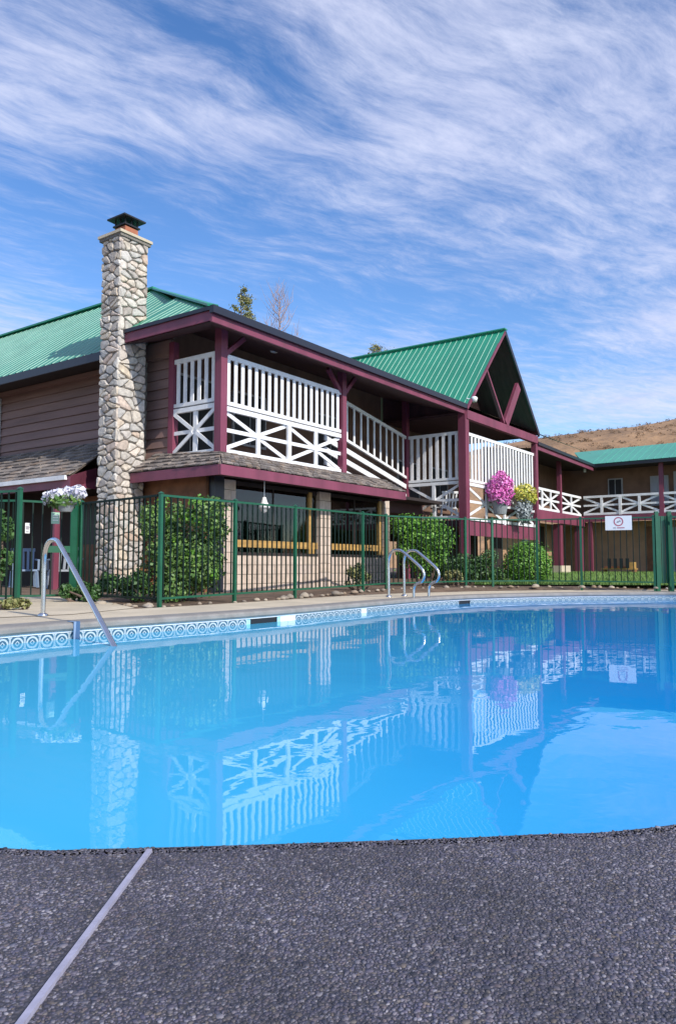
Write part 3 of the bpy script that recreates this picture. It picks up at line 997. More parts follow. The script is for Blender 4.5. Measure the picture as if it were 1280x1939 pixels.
# gable deck
pbox('deck_floor', 'soffit', (9.3, 14.6, -.5, 2.3, 1.66, 1.84))
pbox('rim_beam', 'purple', (9.39, 14.54, -.60, -.54, 1.40, 1.80))
railing((9.27, 1.30), (9.27, -.38), 4.39, 2.99, 8, w_=.095)
lattice((9.27, 1.30), (9.27, -.38), 1.88, 2.96, 1)
railing((9.40, -.52), (14.54, -.52), 4.37, 2.95, 22, w_=.11)
lattice((9.40, -.52), (14.54, -.52), 1.84, 2.92, 2)
# right balcony stretch
lattice((14.75, 0), (18.5, 0), 2.58, 3.40, 2)
lattice((18.7, 0), (21.1, 0), 2.58, 3.40, 1)

# --- chimney
chim = empty('chimney'); chim.parent = lodge
MB().box(-.30, .03, CS0 + .32, CS1 - .05, 0, 5.3).build('core', 'mortar', chim)
MB().box(CT0 + .03, CT1, CS0 + .03, CS1 - .03, 0, CZ).build('core', 'mortar', chim)


def clip(poly, n, c):
    out = []
    for i in range(len(poly)):
        a, b = poly[i], poly[(i + 1) % len(poly)]
        da, db = a[0] * n[0] + a[1] * n[1] - c, b[0] * n[0] + b[1] * n[1] - c
        if da <= 0:
            out.append(a)
        if da * db < 0:
            k = da / (da - db)
            out.append((a[0] + (b[0] - a[0]) * k, a[1] + (b[1] - a[1]) * k))
    return out


def stones(width, height, to3, seed, parent, nx, nz, mat='stone', name='stone', depth=.04, limit=999):
    g = random.Random(seed)
    seeds = []
    for j in range(nz):
        for i in range(nx):
            if g.random() < .15:
                continue
            seeds.append(((i + .5 + g.uniform(-.46, .46) + (.25 if j % 2 else -.25)) * width / nx, (j + .5 + g.uniform(-.48, .48)) * height / nz))
    kx = 0.62
    cnt = 0
    for i, (x, y) in enumerate(seeds):
        poly = [(-.0, 0), (width, 0), (width, height), (0, height)]
        for j, (x2, y2) in enumerate(seeds):
            if i == j or abs(y2 - y) > .8:
                continue
            # anisotropic bisector
            ax, bx = x * kx, x2 * kx
            nxx, nyy = (bx - ax) * kx, (y2 - y)
            c = ((bx * bx - ax * ax) + (y2 * y2 - y * y)) / 2
            poly = clip(poly, (nxx, nyy), c)
            if len(poly) < 3:
                break
        if len(poly) < 3:
            continue
        cx = sum(p_[0] for p_ in poly) / len(poly); cy = sum(p_[1] for p_ in poly) / len(poly)
        area = abs(sum(poly[k][0] * poly[(k + 1) % len(poly)][1] - poly[(k + 1) % len(poly)][0] * poly[k][1] for k in range(len(poly)))) / 2
        if area < .004:
            continue
        rad = math.sqrt(area)
        # rounded outline: corners cut
        rp = []
        for k in range(len(poly)):
            a, b, c2 = poly[k - 1], poly[k], poly[(k + 1) % len(poly)]
            f = g.uniform(.16, .3)
            rp.append((b[0] + (a[0] - b[0]) * f, b[1] + (a[1] - b[1]) * f))
            rp.append((b[0] + (c2[0] - b[0]) * f, b[1] + (c2[1] - b[1]) * f))
        gap = .0095
        dp = depth * g.uniform(.7, 1.35)
        rings = []
        for (ins, h) in ((gap, -.03), (gap + .002, dp * .45), (gap + .020, dp * .97)):
            rr = []
            for (px_, py_) in rp:
                l = math.hypot(px_ - cx, py_ - cy)
                f = max(.15, (l - ins) / l)
                rr.append((cx + (px_ - cx) * f, cy + (py_ - cy) * f, h * (1 + g.uniform(-.12, .12))))
            rings.append(rr)
        n_ = len(rp)
        vs = [to3(*q) for rr in rings for q in rr] + [to3(cx, cy, dp * 1.05)]
        fs = []
        for k in range(n_):
            k2 = (k + 1) % n_
            fs += [(k, k2, n_ + k2, n_ + k), (n_ + k, n_ + k2, 2 * n_ + k2, 2 * n_ + k), (2 * n_ + k, 2 * n_ + k2, 3 * n_)]
        MB().add(vs, fs).build(name, mat, parent)
        cnt += 1
    return cnt


# face toward the pool front (normal -s) and face toward the left (normal -t)
stones(CT1 - CT0, CZ, lambda x, y, h: (CT0 + x, CS0 + .03 - h, y), 3, chim, 4, 44)
stones(CS1 - CS0, CZ, lambda x, y, h: (CT0 + .03 - h, CS1 - x, y), 4, chim, 4, 40)
MB().box(CT0 - .06, CT1 + .06, CS0 - .06, CS1 + .06, CZ, CZ + .055).build('cap_slab', 'concrete', chim)
MB().box(CT0 - .035, CT1 + .035, CS0 - .035, CS1 + .035, CZ - .06, CZ - .001).build('cap_course', 'mortar', chim)
cx_, cy_ = (CT0 + CT1) / 2 + .02, (CS0 + CS1) / 2
mbx = MB().box(cx_ - .16, cx_ + .16, cy_ - .16, cy_ + .16, CZ + .055, CZ + .26)
mbx.build('flue', 'flue_clay', chim)
hood = MB().box(cx_ - .19, cx_ + .19, cy_ - .19, cy_ + .19, CZ + .28, CZ + .31).build('spark_guard', 'black', chim)
for (dx, dy) in ((-.15, -.15), (.15, -.15), (.15, .15), (-.15, .15), (0, -.15), (0, .15), (-.15, 0), (.15, 0)):
    MB().box(cx_ + dx - .012, cx_ + dx + .012, cy_ + dy - .012, cy_ + dy + .012, CZ + .31, CZ + .42).build('guard_bar', 'black', hood)
hb = MB()
e = .27
zb = CZ + .42
hb.add([(cx_ - e, cy_ - e, zb), (cx_ + e, cy_ - e, zb), (cx_ + e, cy_ + e, zb), (cx_ - e, cy_ + e, zb),
        (cx_ - e, cy_ - e, zb + .03), (cx_ + e, cy_ - e, zb + .03), (cx_ + e, cy_ + e, zb + .03), (cx_ - e, cy_ + e, zb + .03), (cx_, cy_, zb + .18)],
       [(3, 2, 1, 0), (0, 1, 5, 4), (1, 2, 6, 5), (2, 3, 7, 6), (3, 0, 4, 7), (4, 5, 8), (5, 6, 8), (6, 7, 8), (7, 4, 8)])
hb.build('chimney_hood', 'black', chim)

# --- skirt roofs of wood shakes
def shakes(parent, p0, p1, q0, q1, courses, wid, seed, budget):
    """p0->p1 low edge, q0->q1 high edge (Vectors); staggered shakes; returns pieces built"""
    g = random.Random(seed)
    rest = MB()
    n = 0
    nrm = (p1 - p0).cross(q0 - p0).normalized()
    if nrm.z < 0:
        nrm = -nrm
    for c in range(courses):
        f0, f1 = c / courses, (c + 1.32) / courses
        x = 0.0
        L = (p1 - p0).length
        while x < L:
            ww = wid * g.uniform(.6, 1.35)
            xe = min(L, x + ww - .006)
            def pt(xx, ff, h):
                lo = p0.lerp(p1, xx / L); hi = q0.lerp(q1, xx / L)
                return lo.lerp(hi, min(1.0, ff)) + nrm * h
            df = g.uniform(-.11, .11) / courses
            th = g.uniform(.014, .032)
            li = g.uniform(0, .012)
            b0 = .012 + li
            vs = [pt(x, f0 + df, b0), pt(xe, f0 + df, b0), pt(xe, f1, .002), pt(x, f1, .002),
                  pt(x, f0 + df, b0 + th), pt(xe, f0 + df + g.uniform(-.03, .03) / courses, b0 + th * g.uniform(.8, 1.2)), pt(xe, f1, .010), pt(x, f1, .010)]
            fs = [(0, 1, 2, 3)[::-1], (4, 5, 6, 7), (0, 1, 5, 4), (1, 2, 6, 5), (2, 3, 7, 6), (3, 0, 4, 7)]
            if n < budget:
                MB().add(vs, fs).build('shingle', 'shake', parent)
            else:
                rest.add(vs, fs)
            n += 1
            x += ww
    if rest.v:
        rest.build('shingles', 'shake', parent, kind='stuff')
    return n


SK = 2.33
def skirt_slab(pts, name='skirt_roof'):
    return MB().poly(pts).build(name, 'shake', lodge)
sk1 = skirt_slab([(-.63, -.63, SK), (5.72, -.63, SK), (5.72, .02, SK + .36), (0, .02, SK + .36)])
n1 = shakes(sk1, Vv(-.63, -.66, SK), Vv(5.74, -.66, SK), Vv(-.0, .02, SK + .36), Vv(5.74, .02, SK + .36), 5, .15, 21, 300)
sk2 = skirt_slab([(-.63, CS0, SK), (-.63, -.63, SK), (0, .02, SK + .36), (0.02, 1.3, SK + .46), (0.02, CS0, SK + .46)])
n2 = shakes(sk2, Vv(-.66, CS0 + .0, SK), Vv(-.66, -.63, SK), Vv(0.02, CS0, SK + .47), Vv(0.02, .0, SK + .37), 5, .16, 22, 300)
pbox('fascia', 'purple', (-.66, 5.74, -.665, -.625, SK - .19, SK - .005), sk1)
pbox('fascia', 'purple', (-.665, -.625, -.62, CS0 - .02, SK - .19, SK - .005), sk2)
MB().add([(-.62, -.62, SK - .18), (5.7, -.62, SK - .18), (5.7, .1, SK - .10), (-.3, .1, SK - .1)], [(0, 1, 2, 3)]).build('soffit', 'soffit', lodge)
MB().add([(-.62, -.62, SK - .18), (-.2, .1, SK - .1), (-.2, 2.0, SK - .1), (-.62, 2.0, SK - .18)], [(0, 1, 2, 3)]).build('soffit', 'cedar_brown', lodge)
pbox('skirt_end_board', 'purple', (5.70, 5.74, -.62, .0, SK - .19, SK + .05), sk1)
# left porch roof, beyond the chimney
LT = -1.20
sk3 = skirt_slab([(LT, 13, SK - .02), (LT, 2.86, SK - .02), (0.02, 2.86, SK + .88), (0.02, 13, SK + .88)], 'porch_roof')
shakes(sk3, Vv(LT - .03, 9.4, SK - .02), Vv(LT - .03, 2.86, SK - .02), Vv(0.02, 9.4, SK + .88), Vv(0.02, 2.86, SK + .88), 9, .20, 23, 300)
pbox('gutter', 'white', (LT - .10, LT - .04, 2.95, 13, SK - .10, SK - .01), sk3)
pbox('fascia', 'purple', (LT - .035, LT, 2.86, 13, SK - .26, SK - .03), sk3)
MB().add([(LT - .03, 2.84, SK - .25), (LT - .03, 2.84, SK - .02), (-.62, 2.84, SK + .20), (-.62, 2.84, SK - .06)], [(0, 1, 2, 3), (3, 2, 1, 0)]).build('end_board', 'purple', sk3)
MB().box(LT - .03, -.64, 2.845, 2.875, SK - .24, SK - .03).build('end_board', 'purple', sk3)
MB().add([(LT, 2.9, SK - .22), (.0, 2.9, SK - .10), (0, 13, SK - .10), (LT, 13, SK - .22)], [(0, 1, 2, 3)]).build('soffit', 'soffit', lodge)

# --- lower storey
LW = empty('lower_wall'); LW.parent = lodge
MB().box(.12, 6.0, .12, .22, 0.0, .74).build('wall_core', 'mortar', LW)
def blocks(parent, t0, t1, s_, z0, z1, bl=.40, bh=.185, seed=1, axis='t', face=-.02):
    g = random.Random(seed)
    nz = max(1, round((z1 - z0) / bh)); hh = (z1 - z0) / nz
    for j in range(nz):
        x = t0 - (bl / 2 if j % 2 else 0)
        while x < t1 - .01:
            a, b = max(t0, x) + .005, min(t1, x + bl) - .005
            if b - a > .03:
                d = g.uniform(-.004, .004)
                za, zb_ = z0 + j * hh + .005, z0 + (j + 1) * hh - .005
                if axis == 't':
                    MB().box(a, b, s_ + face + d, s_ + .09, za, zb_).build('block', 'block', parent)
                else:
                    MB().box(s_ + face + d, s_ + .09, a, b, za, zb_).build('block', 'block', parent)
            x += bl
blocks(LW, .44, 3.12, .05, 0.0, .74, seed=1)
blocks(LW, 3.54, 5.80, .05, 0.0, .74, seed=2)
for (a, b) in ((.10, .44), (3.12, 3.54), (5.80, 6.05)):
    MB().box(a + .03, b - .03, .10, .30, 0, 2.18).build('pier_core', 'mortar', LW)
    blocks(LW, a, b, .02, 0.0, 2.18, bl=.42, bh=.2, seed=int(a * 10))
# windows: sill rail of pine, frame, glass
for (a, b, mull) in ((.44, 3.12, 2.86), (3.54, 5.80, 5.70)):
    fr = MB().box(a, b, .06, .14, .90, 1.04).build('window', 'pine', lodge)
    MB().box(a, b, .05, .16, .74, .80).build('sill', 'shade_wall', fr)
    MB().box(mull - .05, mull + .05, .05, .13, .80, 2.14).build('mullion', 'pine', fr)
    MB().box(mull + .07, mull + .14, .05, .13, .80, .90).build('frame_block', 'pine', fr)
    MB().box(a, b, .08, .13, 2.10, 2.18).build('head_board', 'shade_wall', fr)
    MB().box((a + mull) / 2 - .02, (a + mull) / 2 + .02, .09, .12, 1.04, 2.10).build('glazing_bar', 'shade_wall', fr)
    MB().box(a, b, .10, .106, .80, 2.10).build('pane', 'glass', fr)
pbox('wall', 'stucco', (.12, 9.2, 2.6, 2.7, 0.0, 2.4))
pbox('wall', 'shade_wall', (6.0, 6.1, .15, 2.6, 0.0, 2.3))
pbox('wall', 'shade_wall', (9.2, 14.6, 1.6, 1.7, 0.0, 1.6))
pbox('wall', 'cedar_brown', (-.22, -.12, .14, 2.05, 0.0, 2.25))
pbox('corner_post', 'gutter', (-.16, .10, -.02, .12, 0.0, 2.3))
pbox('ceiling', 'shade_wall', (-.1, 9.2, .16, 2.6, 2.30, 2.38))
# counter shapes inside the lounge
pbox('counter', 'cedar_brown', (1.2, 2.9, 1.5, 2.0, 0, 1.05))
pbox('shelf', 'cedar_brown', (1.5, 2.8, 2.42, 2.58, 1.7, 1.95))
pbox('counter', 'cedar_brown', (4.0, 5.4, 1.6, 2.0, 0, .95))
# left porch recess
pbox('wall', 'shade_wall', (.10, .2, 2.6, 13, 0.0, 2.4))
pbox('wall', 'cedar_brown', (-.32, -.02, 2.70, 2.80, 0.0, 2.3))
dr = pbox('door', 'cedar_brown', (.04, .09, 3.4, 4.3, 0.0, 2.05))
pbox('door_pane', 'black', (.03, .038, 3.55, 4.15, 1.0, 1.9), dr)
pbox('post', 'purple', (LT + .05, LT + .17, 3.45, 3.57, 0.0, 2.1))
pbox('post', 'purple', (LT + .05, LT + .17, 7.0, 7.12, 0.0, 2.1))

# ------------------------------------------------------------------ far wing
wing = empty('motel_wing', W(21.2, -0.4, 0), RZ)
tag(wing, 'far two-storey motel wing with teal roof and white lattice balcony behind the lawn', 'building')
def wb(name, mat, b, parent=None):
    return MB().box(*b).build(name, mat, parent or wing)
# local: x away from the pool, -y to the right
WE = 4.68
wr = MB().add([(-.25, .1, WE), (-.25, -14, WE + .12), (2.3, -14, WE + 1.08), (2.3, 1.4, WE + .95)], [(0, 1, 2, 3)])
wr.add([(2.3, 1.4, WE + .95), (2.3, -14, WE + 1.08), (7, -14, 4.0), (7, 1.4, 4.0)], [(0, 1, 2, 3)])
wroof = wr.build('roof', 'teal_roof', wing)
roof_panels(wroof, -13.9, .0, lambda q: Vv(-.27, q, WE + .02 - .0086 * q), lambda q: Vv(2.28, q, WE + .97 - .0086 * q), (-.37, 0, 1), 'teal_roof', rib=.3, h=.012, narrow=True)
MB().bar((-.28, .1, WE - .07), (-.28, -14, WE + .05), .06, .12).build('gutter', 'gutter', wroof)
MB().add([(-.25, .1, WE - .12), (1.3, .1, WE - .06), (1.3, -14, WE), (-.25, -14, WE)], [(0, 1, 2, 3)]).build('soffit', 'shade_wall', wing)
wb('downspout', 'white', (-.36, -.28, .08, .16, WE - .30, WE - .02), wroof)
wb('wall', 'wing_wall', (1.3, 1.45, -14, 2.0, 2.45, 4.8))
wb('wall', 'stucco', (1.3, 1.45, -14, 1.7, 0.1, 2.4))
wb('balcony_floor', 'soffit', (.0, 1.3, -14, .4, 2.42, 2.60))
wb('rim_beam', 'purple', (-.07, -.005, -14, .3, 2.34, 2.60))
for y in (-2.75, -5.6, -8.4, -11.2):
    wb('post', 'purple', (-.04, .10, y - .08, y + .08, 2.6, WE - .02))
    wb('post', 'purple', (-.02, .12, y - .08, y + .08, 0.1, 2.34))
wb('post', 'purple', (-.02, .12, -.02, .14, .1, 2.34))
yy = [.3, -2.65, -5.5, -8.3, -11.1, -13.9]
for k in range(5):
    lattice((0, yy[k] - (.1 if k else 0)), (0, yy[k + 1]), 2.62, 3.42, 2, wing)
def wwin(y0, y1, z0, z1, cur):
    fr_ = wb('window', 'window_frame', (1.24, 1.295, y0, y1, z0, z1))
    m_ = (y0 + y1) / 2
    wb('pane', 'curtain' if cur else 'black', (1.228, 1.238, y0 + .05, m_ - .02, z0 + .05, z1 - .05), fr_)
    wb('pane', 'black' if not cur else 'curtain', (1.228, 1.238, m_ + .02, y1 - .05, z0 + .05, z1 - .05), fr_)
wwin(-.95, -.35, 3.45, 4.22, False)
wwin(-2.75, -2.05, 3.0, 4.22, True)
wb('door', 'window_frame', (1.24, 1.295, -3.7, -2.95, 2.6, 4.35))
wwin(-6.2, -5.0, 3.2, 4.25, True)
wwin(-9.2, -8.0, 3.2, 4.25, False)
wb('door', 'curtain', (1.24, 1.295, -3.3, -2.75, .3, 2.1))
wb('door', 'shade_wall', (1.23, 1.29, -4.2, -3.4, .3, 2.1))
wwin(-7.2, -5.6, .9, 2.0, True)
wb('door', 'cedar_brown', (1.24, 1.295, -2.3, -1.85, .3, 2.15))

# ------------------------------------------------------------------ lawn, hill
mb = MB()
lp = [(3.0, 18.2), (5.5, 17.5), (7.5, 16.6), (11, 15.4), (24, 14), (24, 32), (7, 34.5), (5.2, 26)]
gx = [(x, y, ground_z(x, y) + .012) for x, y in lp]
lawn = MB().poly(gx)
# grid for a gently rising lawn
mb = MB()
N_ = 24
for i in range(N_):
    for j in range(N_):
        def lp_(i_, j_):
            f, g_ = i_ / N_, j_ / N_
            y0_ = 17.9 - f * 2.8; x0_ = 3.2 + f * 16
            x1_ = 6.4 + f * 20; y1_ = 33 - f * 6
            x, y = x0_ + (x1_ - x0_) * g_, y0_ + (y1_ - y0_) * g_
            return (x, y, ground_z(x, y) + .012)
        mb.add([lp_(i, j), lp_(i + 1, j), lp_(i + 1, j + 1), lp_(i, j + 1)], [(0, 1, 2, 3)])
mb.build('lawn', 'lawn', kind='structure')
g = np.random.default_rng(9)
n = 26000
f, k = g.random(n), g.random(n) ** 1.2
x0_, y0_ = 3.2 + f * 8, 17.9 - f * 1.4
x1_, y1_ = 6.4 + f * 10, 33 - f * 3
gx_, gy_ = x0_ + (x1_ - x0_) * k, y0_ + (y1_ - y0_) * k
gz_ = np.array([ground_z(a, b) for a, b in zip(gx_, gy_)]) + .008
hh = g.uniform(.04, .10, n); ww = g.uniform(.006, .014, n); th = g.uniform(0, math.pi, n); le = g.normal(0, .03, (n, 2))
V = np.stack([np.stack([gx_ - np.cos(th) * ww, gy_ - np.sin(th) * ww, gz_], 1), np.stack([gx_ + np.cos(th) * ww, gy_ + np.sin(th) * ww, gz_], 1),
              np.stack([gx_ + le[:, 0], gy_ + le[:, 1], gz_ + hh], 1)], 1).reshape(-1, 3)
gr = np_mesh('grass', V, np.arange(3 * n).reshape(n, 3), 'grass', None, 'stuff')
tag(gr, 'mown green grass blades on the lawn behind the right fence', 'grass')

# dry hill
from mathutils import noise as mn
mb_v, mb_f = [], []
NX, NY = 110, 40
for j in range(NY + 1):
    for i in range(NX + 1):
        x = -180 + 640 * i / NX
        fy = j / NY
        y = 130 + 220 * fy
        ridge = 30 + 0.183 * max(-60, x) + 3.0 * mn.noise(Vector((x * .012, 0, 3))) + .7 * mn.noise(Vector((x * .06, 0, 9)))
        prof = math.sin(min(1.0, fy / .62) * PI / 2) if fy < .62 else math.cos((fy - .62) / .38 * PI / 2 * .8)
        z = -1 + (ridge + 1) * prof + 1.6 * mn.noise(Vector((x * .035, y * .035, 0))) * min(1, fy * 3)
        mb_v.append((x, y, z))
for j in range(NY):
    for i in range(NX):
        a = j * (NX + 1) + i
        mb_f.append((a, a + 1, a + NX + 2, a + NX + 1))
hm = MB(); hm.v = mb_v; hm.f = mb_f
hill = hm.build('hill', 'hill_soil', smooth=True, kind='structure')
bl = []
gg = random.Random(3)
while len(bl) < 1500:
    i, j = gg.randrange(38, 75), gg.randrange(12, 26)
    v0 = mb_v[j * (NX + 1) + i]; v1 = mb_v[(j + 1) * (NX + 1) + i]
    k = gg.random()
    x = v0[0] + gg.uniform(0, 5.8); y = v0[1] + (v1[1] - v0[1]) * k; z = v0[2] + (v1[2] - v0[2]) * k
    r_ = gg.choice((.35, .5, .6, .8, 1.2))
    bl.append((x, y, z + r_ * .4, r_, r_, r_ * .7))
sc = leaves('hillside_scrub', bl, 30000, .20, 'scrub', None, seed=31)
tag(sc, 'dry brown scrub covering the distant hillside', 'scrub')

# ------------------------------------------------------------------ fences
picket_me = MB().box(-.0085, .0085, -.0085, .0085, .10, 1.46).mesh('picket', 'fence_dark')
post_mb = MB().box(-.023, .023, -.023, .023, -.12, 1.50)
post_mb.add([(-.034, -.034, 1.50), (.034, -.034, 1.50), (.034, .034, 1.50), (-.034, .034, 1.50), (0, 0, 1.53)], [(0, 1, 4), (1, 2, 4), (2, 3, 4), (3, 0, 4), (3, 2, 1, 0)])
post_me = post_mb.mesh('post', 'fence_green')


def fence(name, label, pts, post_at, spacing=.125, top_mat='fence_green', cat='fence'):
    """pts: polyline of (x,y,z); post_at: fractions within each leg"""
    root = empty(name, pts[0])
    tag(root, label, cat)
    o0 = Vector(pts[0])
    for li in range(len(pts) - 1):
        a, b = Vector(pts[li]) - o0, Vector(pts[li + 1]) - o0
        L = (b - a).length
        d = (b - a).normalized()
        rz = math.atan2(d.y, d.x)
        MB().bar(a + Vv(0, 0, 1.475), b + Vv(0, 0, 1.475), .032, .03).build('top_rail', top_mat, root)
        MB().bar(a + Vv(0, 0, .10), b + Vv(0, 0, .10), .03, .028).build('bottom_rail', top_mat, root)
        posts = [p_ for p_ in post_at[li]]
        for p_ in posts:
            q = a.lerp(b, p_)
            link('post', post_me, root, loc=q, rot=(0, 0, rz))
        n = int(L / spacing)
        for i in range(n):
            k = (i + .5) / n
            if any(abs(k - p_) * L < .04 for p_ in posts):
                continue
            link('picket', picket_me, root, loc=a.lerp(b, k), rot=(0, 0, rz))
    return root


FA, FB, FC, FD, FE, FF, FG = (-2.36, 10.1, 0), (.98, 15.5, .08), (2.86, 16.9, .10), (4.5, 17.2, .10), (5.35, 16.75, .10), (6.72, 16.1, .09), (7.0, 15.95, .09)
fence('pool_fence', 'long dark green iron picket fence between the pool deck and the lodge', [FA, FB, FC, FD, FE, FF],
      [[0, .243, .491, .85], [0, .98], [.36], [0], [0.0, .98]])
fence('pool_fence', 'iron picket fence continuing right of the green gate by the lawn', [FG, (9.6, 14.9, .06), (11, 13, .03)], [[0, .6], [0, 1]])
fence('pool_fence', 'short fence run in front of the stone chimney', [(-2.40, 10.13, 0), (-3.92, 11.5, .0)], [[.97]], top_mat='fence_dark')
fence('pool_fence', 'green picket fence at the left edge with the near end post', [(-3.99, 9.5, 0), (-5.6, 10.2, 0), (-8, 10.6, 0)], [[0, 1], [1]])
gate = fence('pool_gate', 'dark picket gate with small signs left of the stone chimney', [(-3.97, 11.47, 0), (-4.62, 10.95, 0), (-5.6, 10.95, 0)], [[0.0, 1.0], []])
MB().bar((-.05, -.06, .78), (-.35, -.28, .78), .05, .10).build('latch', 'fence_green', gate)
MB().bar((0, -.03, .05), (0, -.03, 1.5), .10, .06, up=(0, 1, 0)).build('gate_stile', 'fence_green', gate)


def sign(name, label, loc, rz, w_, h_, mat, marks):
    r_ = empty(name, loc, rz)
    tag(r_, label, 'sign')
    MB().box(-w_ / 2, w_ / 2, -.004, .004, -h_ / 2, h_ / 2).build('panel', mat, r_)
    for (x0, x1, z0, z1, m_) in marks:
        MB().box(x0, x1, -.007, -.0045, z0, z1).build('print', m_, r_)
    return r_


gd = Vector((-4.62 + 3.97, 10.95 - 11.47, 0)).normalized()
grz = math.atan2(-gd.y, -gd.x)
sign('gate_sign', 'small white notice on the left gate, lower of the two', (-4.50, 11.0, 1.08), grz, .065, .15, 'sign_white', [(-.022, .022, -.02, .03, 'sign_grey'), (-.02, .02, -.06, -.045, 'sign_grey')])
sign('gate_sign', 'pale green notice on the left gate under the white flowers', (-4.18, 11.22, 1.24), grz, .12, .17, 'sign_green', [(-.04, .04, .03, .045, 'sign_white'), (-.04, .04, 0, .015, 'sign_white'), (-.04, .04, -.04, -.025, 'sign_white')])
# right sign with a ring emblem and two words
fd = Vector((FF[0] - FE[0], FF[1] - FE[1], 0)).normalized()
sgn = sign('pool_sign', 'white rectangular sign with round emblem hung on the right fence', (6.05, 16.37, 1.46), math.atan2(fd.y, fd.x), .54, .31, 'sign_white',
           [(-.11, -.05, -.115, -.095, 'sign_grey'), (-.03, .12, -.115, -.095, 'sign_red')])
rg = MB()
for k in range(20):
    a0, a1 = 2 * PI * k / 20, 2 * PI * (k + 1) / 20
    p_ = [(r_ * math.cos(a), -.006, .03 + r_ * math.sin(a)) for (r_, a) in ((.075, a0), (.075, a1), (.10, a1), (.10, a0))]
    rg.add(p_, [(0, 1, 2, 3)])
rg.build('emblem_ring', 'sign_red', sgn)
MB().add([(-.05, -.006, -.01), (-.01, -.006, .055), (.0, -.006, .03), (.03, -.006, .07), (.05, -.006, .02), (.02, -.006, .03), (-.005, -.006, .0), (-.03, -.006, .01)], [(0, 7, 2, 1), (7, 6, 5, 2), (2, 5, 4, 3)]).build('emblem_figure', 'sign_grey', sgn)
# green gate at the right: two stout posts and a leaf swung open
gt = empty('pool_gate', (6.72, 16.1, .09), 0)
tag(gt, 'stout green gate standing half open in the right fence', 'gate')
MB().box(.0, .07, -.03, .04, -.1, 1.60).build('gate_post', 'fence_green', gt)
MB().box(.25, .33, -.06, .02, -.1, 1.60).build('gate_post', 'fence_green', gt)
for k in range(9):
    y = .10 + k * .105
    MB().box(.03 + .43 * y, .046 + .43 * y, y, y + .018, .14, 1.48).build('picket', 'fence_green', gt)
for z in (.12, 1.46):
    MB().bar((.03, .05, z), (.47, 1.05, z), .035, .04).build('gate_rail', 'fence_green', gt)
for k in range(4):
    MB().box(.075 + k * .044, .113 + k * .044, -.02 - (k % 2) * .012, .0 - (k % 2) * .012, .08, 1.50).build('gate_board', 'fence_green', gt)

# ------------------------------------------------------------------ pool rails
def smooth_path(pts, n=6):
    pts = [Vector(p_) for p_ in pts]
    out = []
    for i in range(len(pts) - 1):
        p0, p1, p2, p3 = pts[max(0, i - 1)], pts[i], pts[i + 1], pts[min(len(pts) - 1, i + 2)]
        for j in range(n):
            t = j / n
            out.append(0.5 * ((2 * p1) + (p2 - p0) * t + (2 * p0 - 5 * p1 + 4 * p2 - p3) * t * t + (3 * p1 - p0 - 3 * p2 + p3) * t ** 3))
    out.append(pts[-1])
    return out


def rail(name, label, base, direction, prof, rad=.024, flanges=(0,), group=None):
    d = Vector((*direction, 0)).normalized()
    root = empty(name, base, math.atan2(d.y, d.x))
    tag(root, label, 'rail', group)
    pts = [(x, 0, z) for x, z in prof]
    MB().tube(smooth_path(pts, 6), rad, 12).build('tube', 'steel', root, smooth=True)
    for x in flanges:
        MB().lathe([(.055, .001), (.055, .012), (.03, .03), (.026, .03)], cx=x, seg=16).build('flange', 'steel', root, smooth=True)
    return root


rail('grab_rail', 'bent steel grab rail running down into the water at the left of the pool', (-3.13, 8.12, .004), (1.2, -1.55),
     [(0, 0), (0, .3), (0, .58), (.03, .70), (.12, .775), (.26, .80), (.40, .785), (.52, .73), (1.0, .45), (1.6, .085), (2.0, -.16), (2.2, -.26), (2.35, -.3)], rad=.025)
rp = [(0, 0), (0, .3), (0, .60), (.03, .72), (.10, .79), (.20, .80), (.30, .76), (.60, .53), (.68, .43), (.69, .34), (.64, .265), (.55, .23), (.50, .17), (.49, .05), (.49, -.3), (.49, -.6)]
rail('ladder_rail', 'left steel ladder rail in front of the fence corner', (.87, 13.1, .004), (.814, -.581), rp)
rail('ladder_rail', 'right steel ladder rail in front of the cedar shrub', (1.17, 13.5, .004), (.814, -.581), rp)

# ------------------------------------------------------------------ planting
def shrub(name, label, loc, blobs, n, size, mat, seed, stems=5, cat='shrub', extra=None, up=.25, shell=.45):
    r_ = empty(name, loc)
    tag(r_, label, cat)
    leaves('foliage', blobs, n, size, mat, r_, shell=shell, seed=seed, up=up)
    if extra:
        leaves('foliage', extra[0], extra[1], extra[2], extra[3], r_, shell=.3, seed=seed + 50)
    g_ = random.Random(seed)
    sm_ = MB()
    for k in range(stems):
        b = blobs[g_.randrange(len(blobs))]
        x0, y0 = g_.uniform(-.12, .12), g_.uniform(-.12, .12)
        top = (b[0] + g_.uniform(-.3, .3) * b[3], b[1] + g_.uniform(-.3, .3) * b[4], b[2] + b[5] * .4)
        MB().tube(smooth_path([(x0, y0, -.02), (x0 * 2 + top[0] * .2, y0 * 2 + top[1] * .2, top[2] * .4), top], 3), [.022] * 4 + [.014] * 2 + [.006], 6).build('stem', 'bark', r_)
    return r_


gb = random.Random(8)
def clump(cx, cy, z0, z1, rx, ry, n, r0, r1, g_):
    out = []
    for _ in range(n):
        a = g_.uniform(0, 2 * PI); q = math.sqrt(g_.random())
        z = g_.uniform(z0, z1)
        r_ = g_.uniform(r0, r1)
        out.append((cx + rx * q * math.cos(a), cy + ry * q * math.sin(a), z, r_, r_, r_ * .85))
    return out


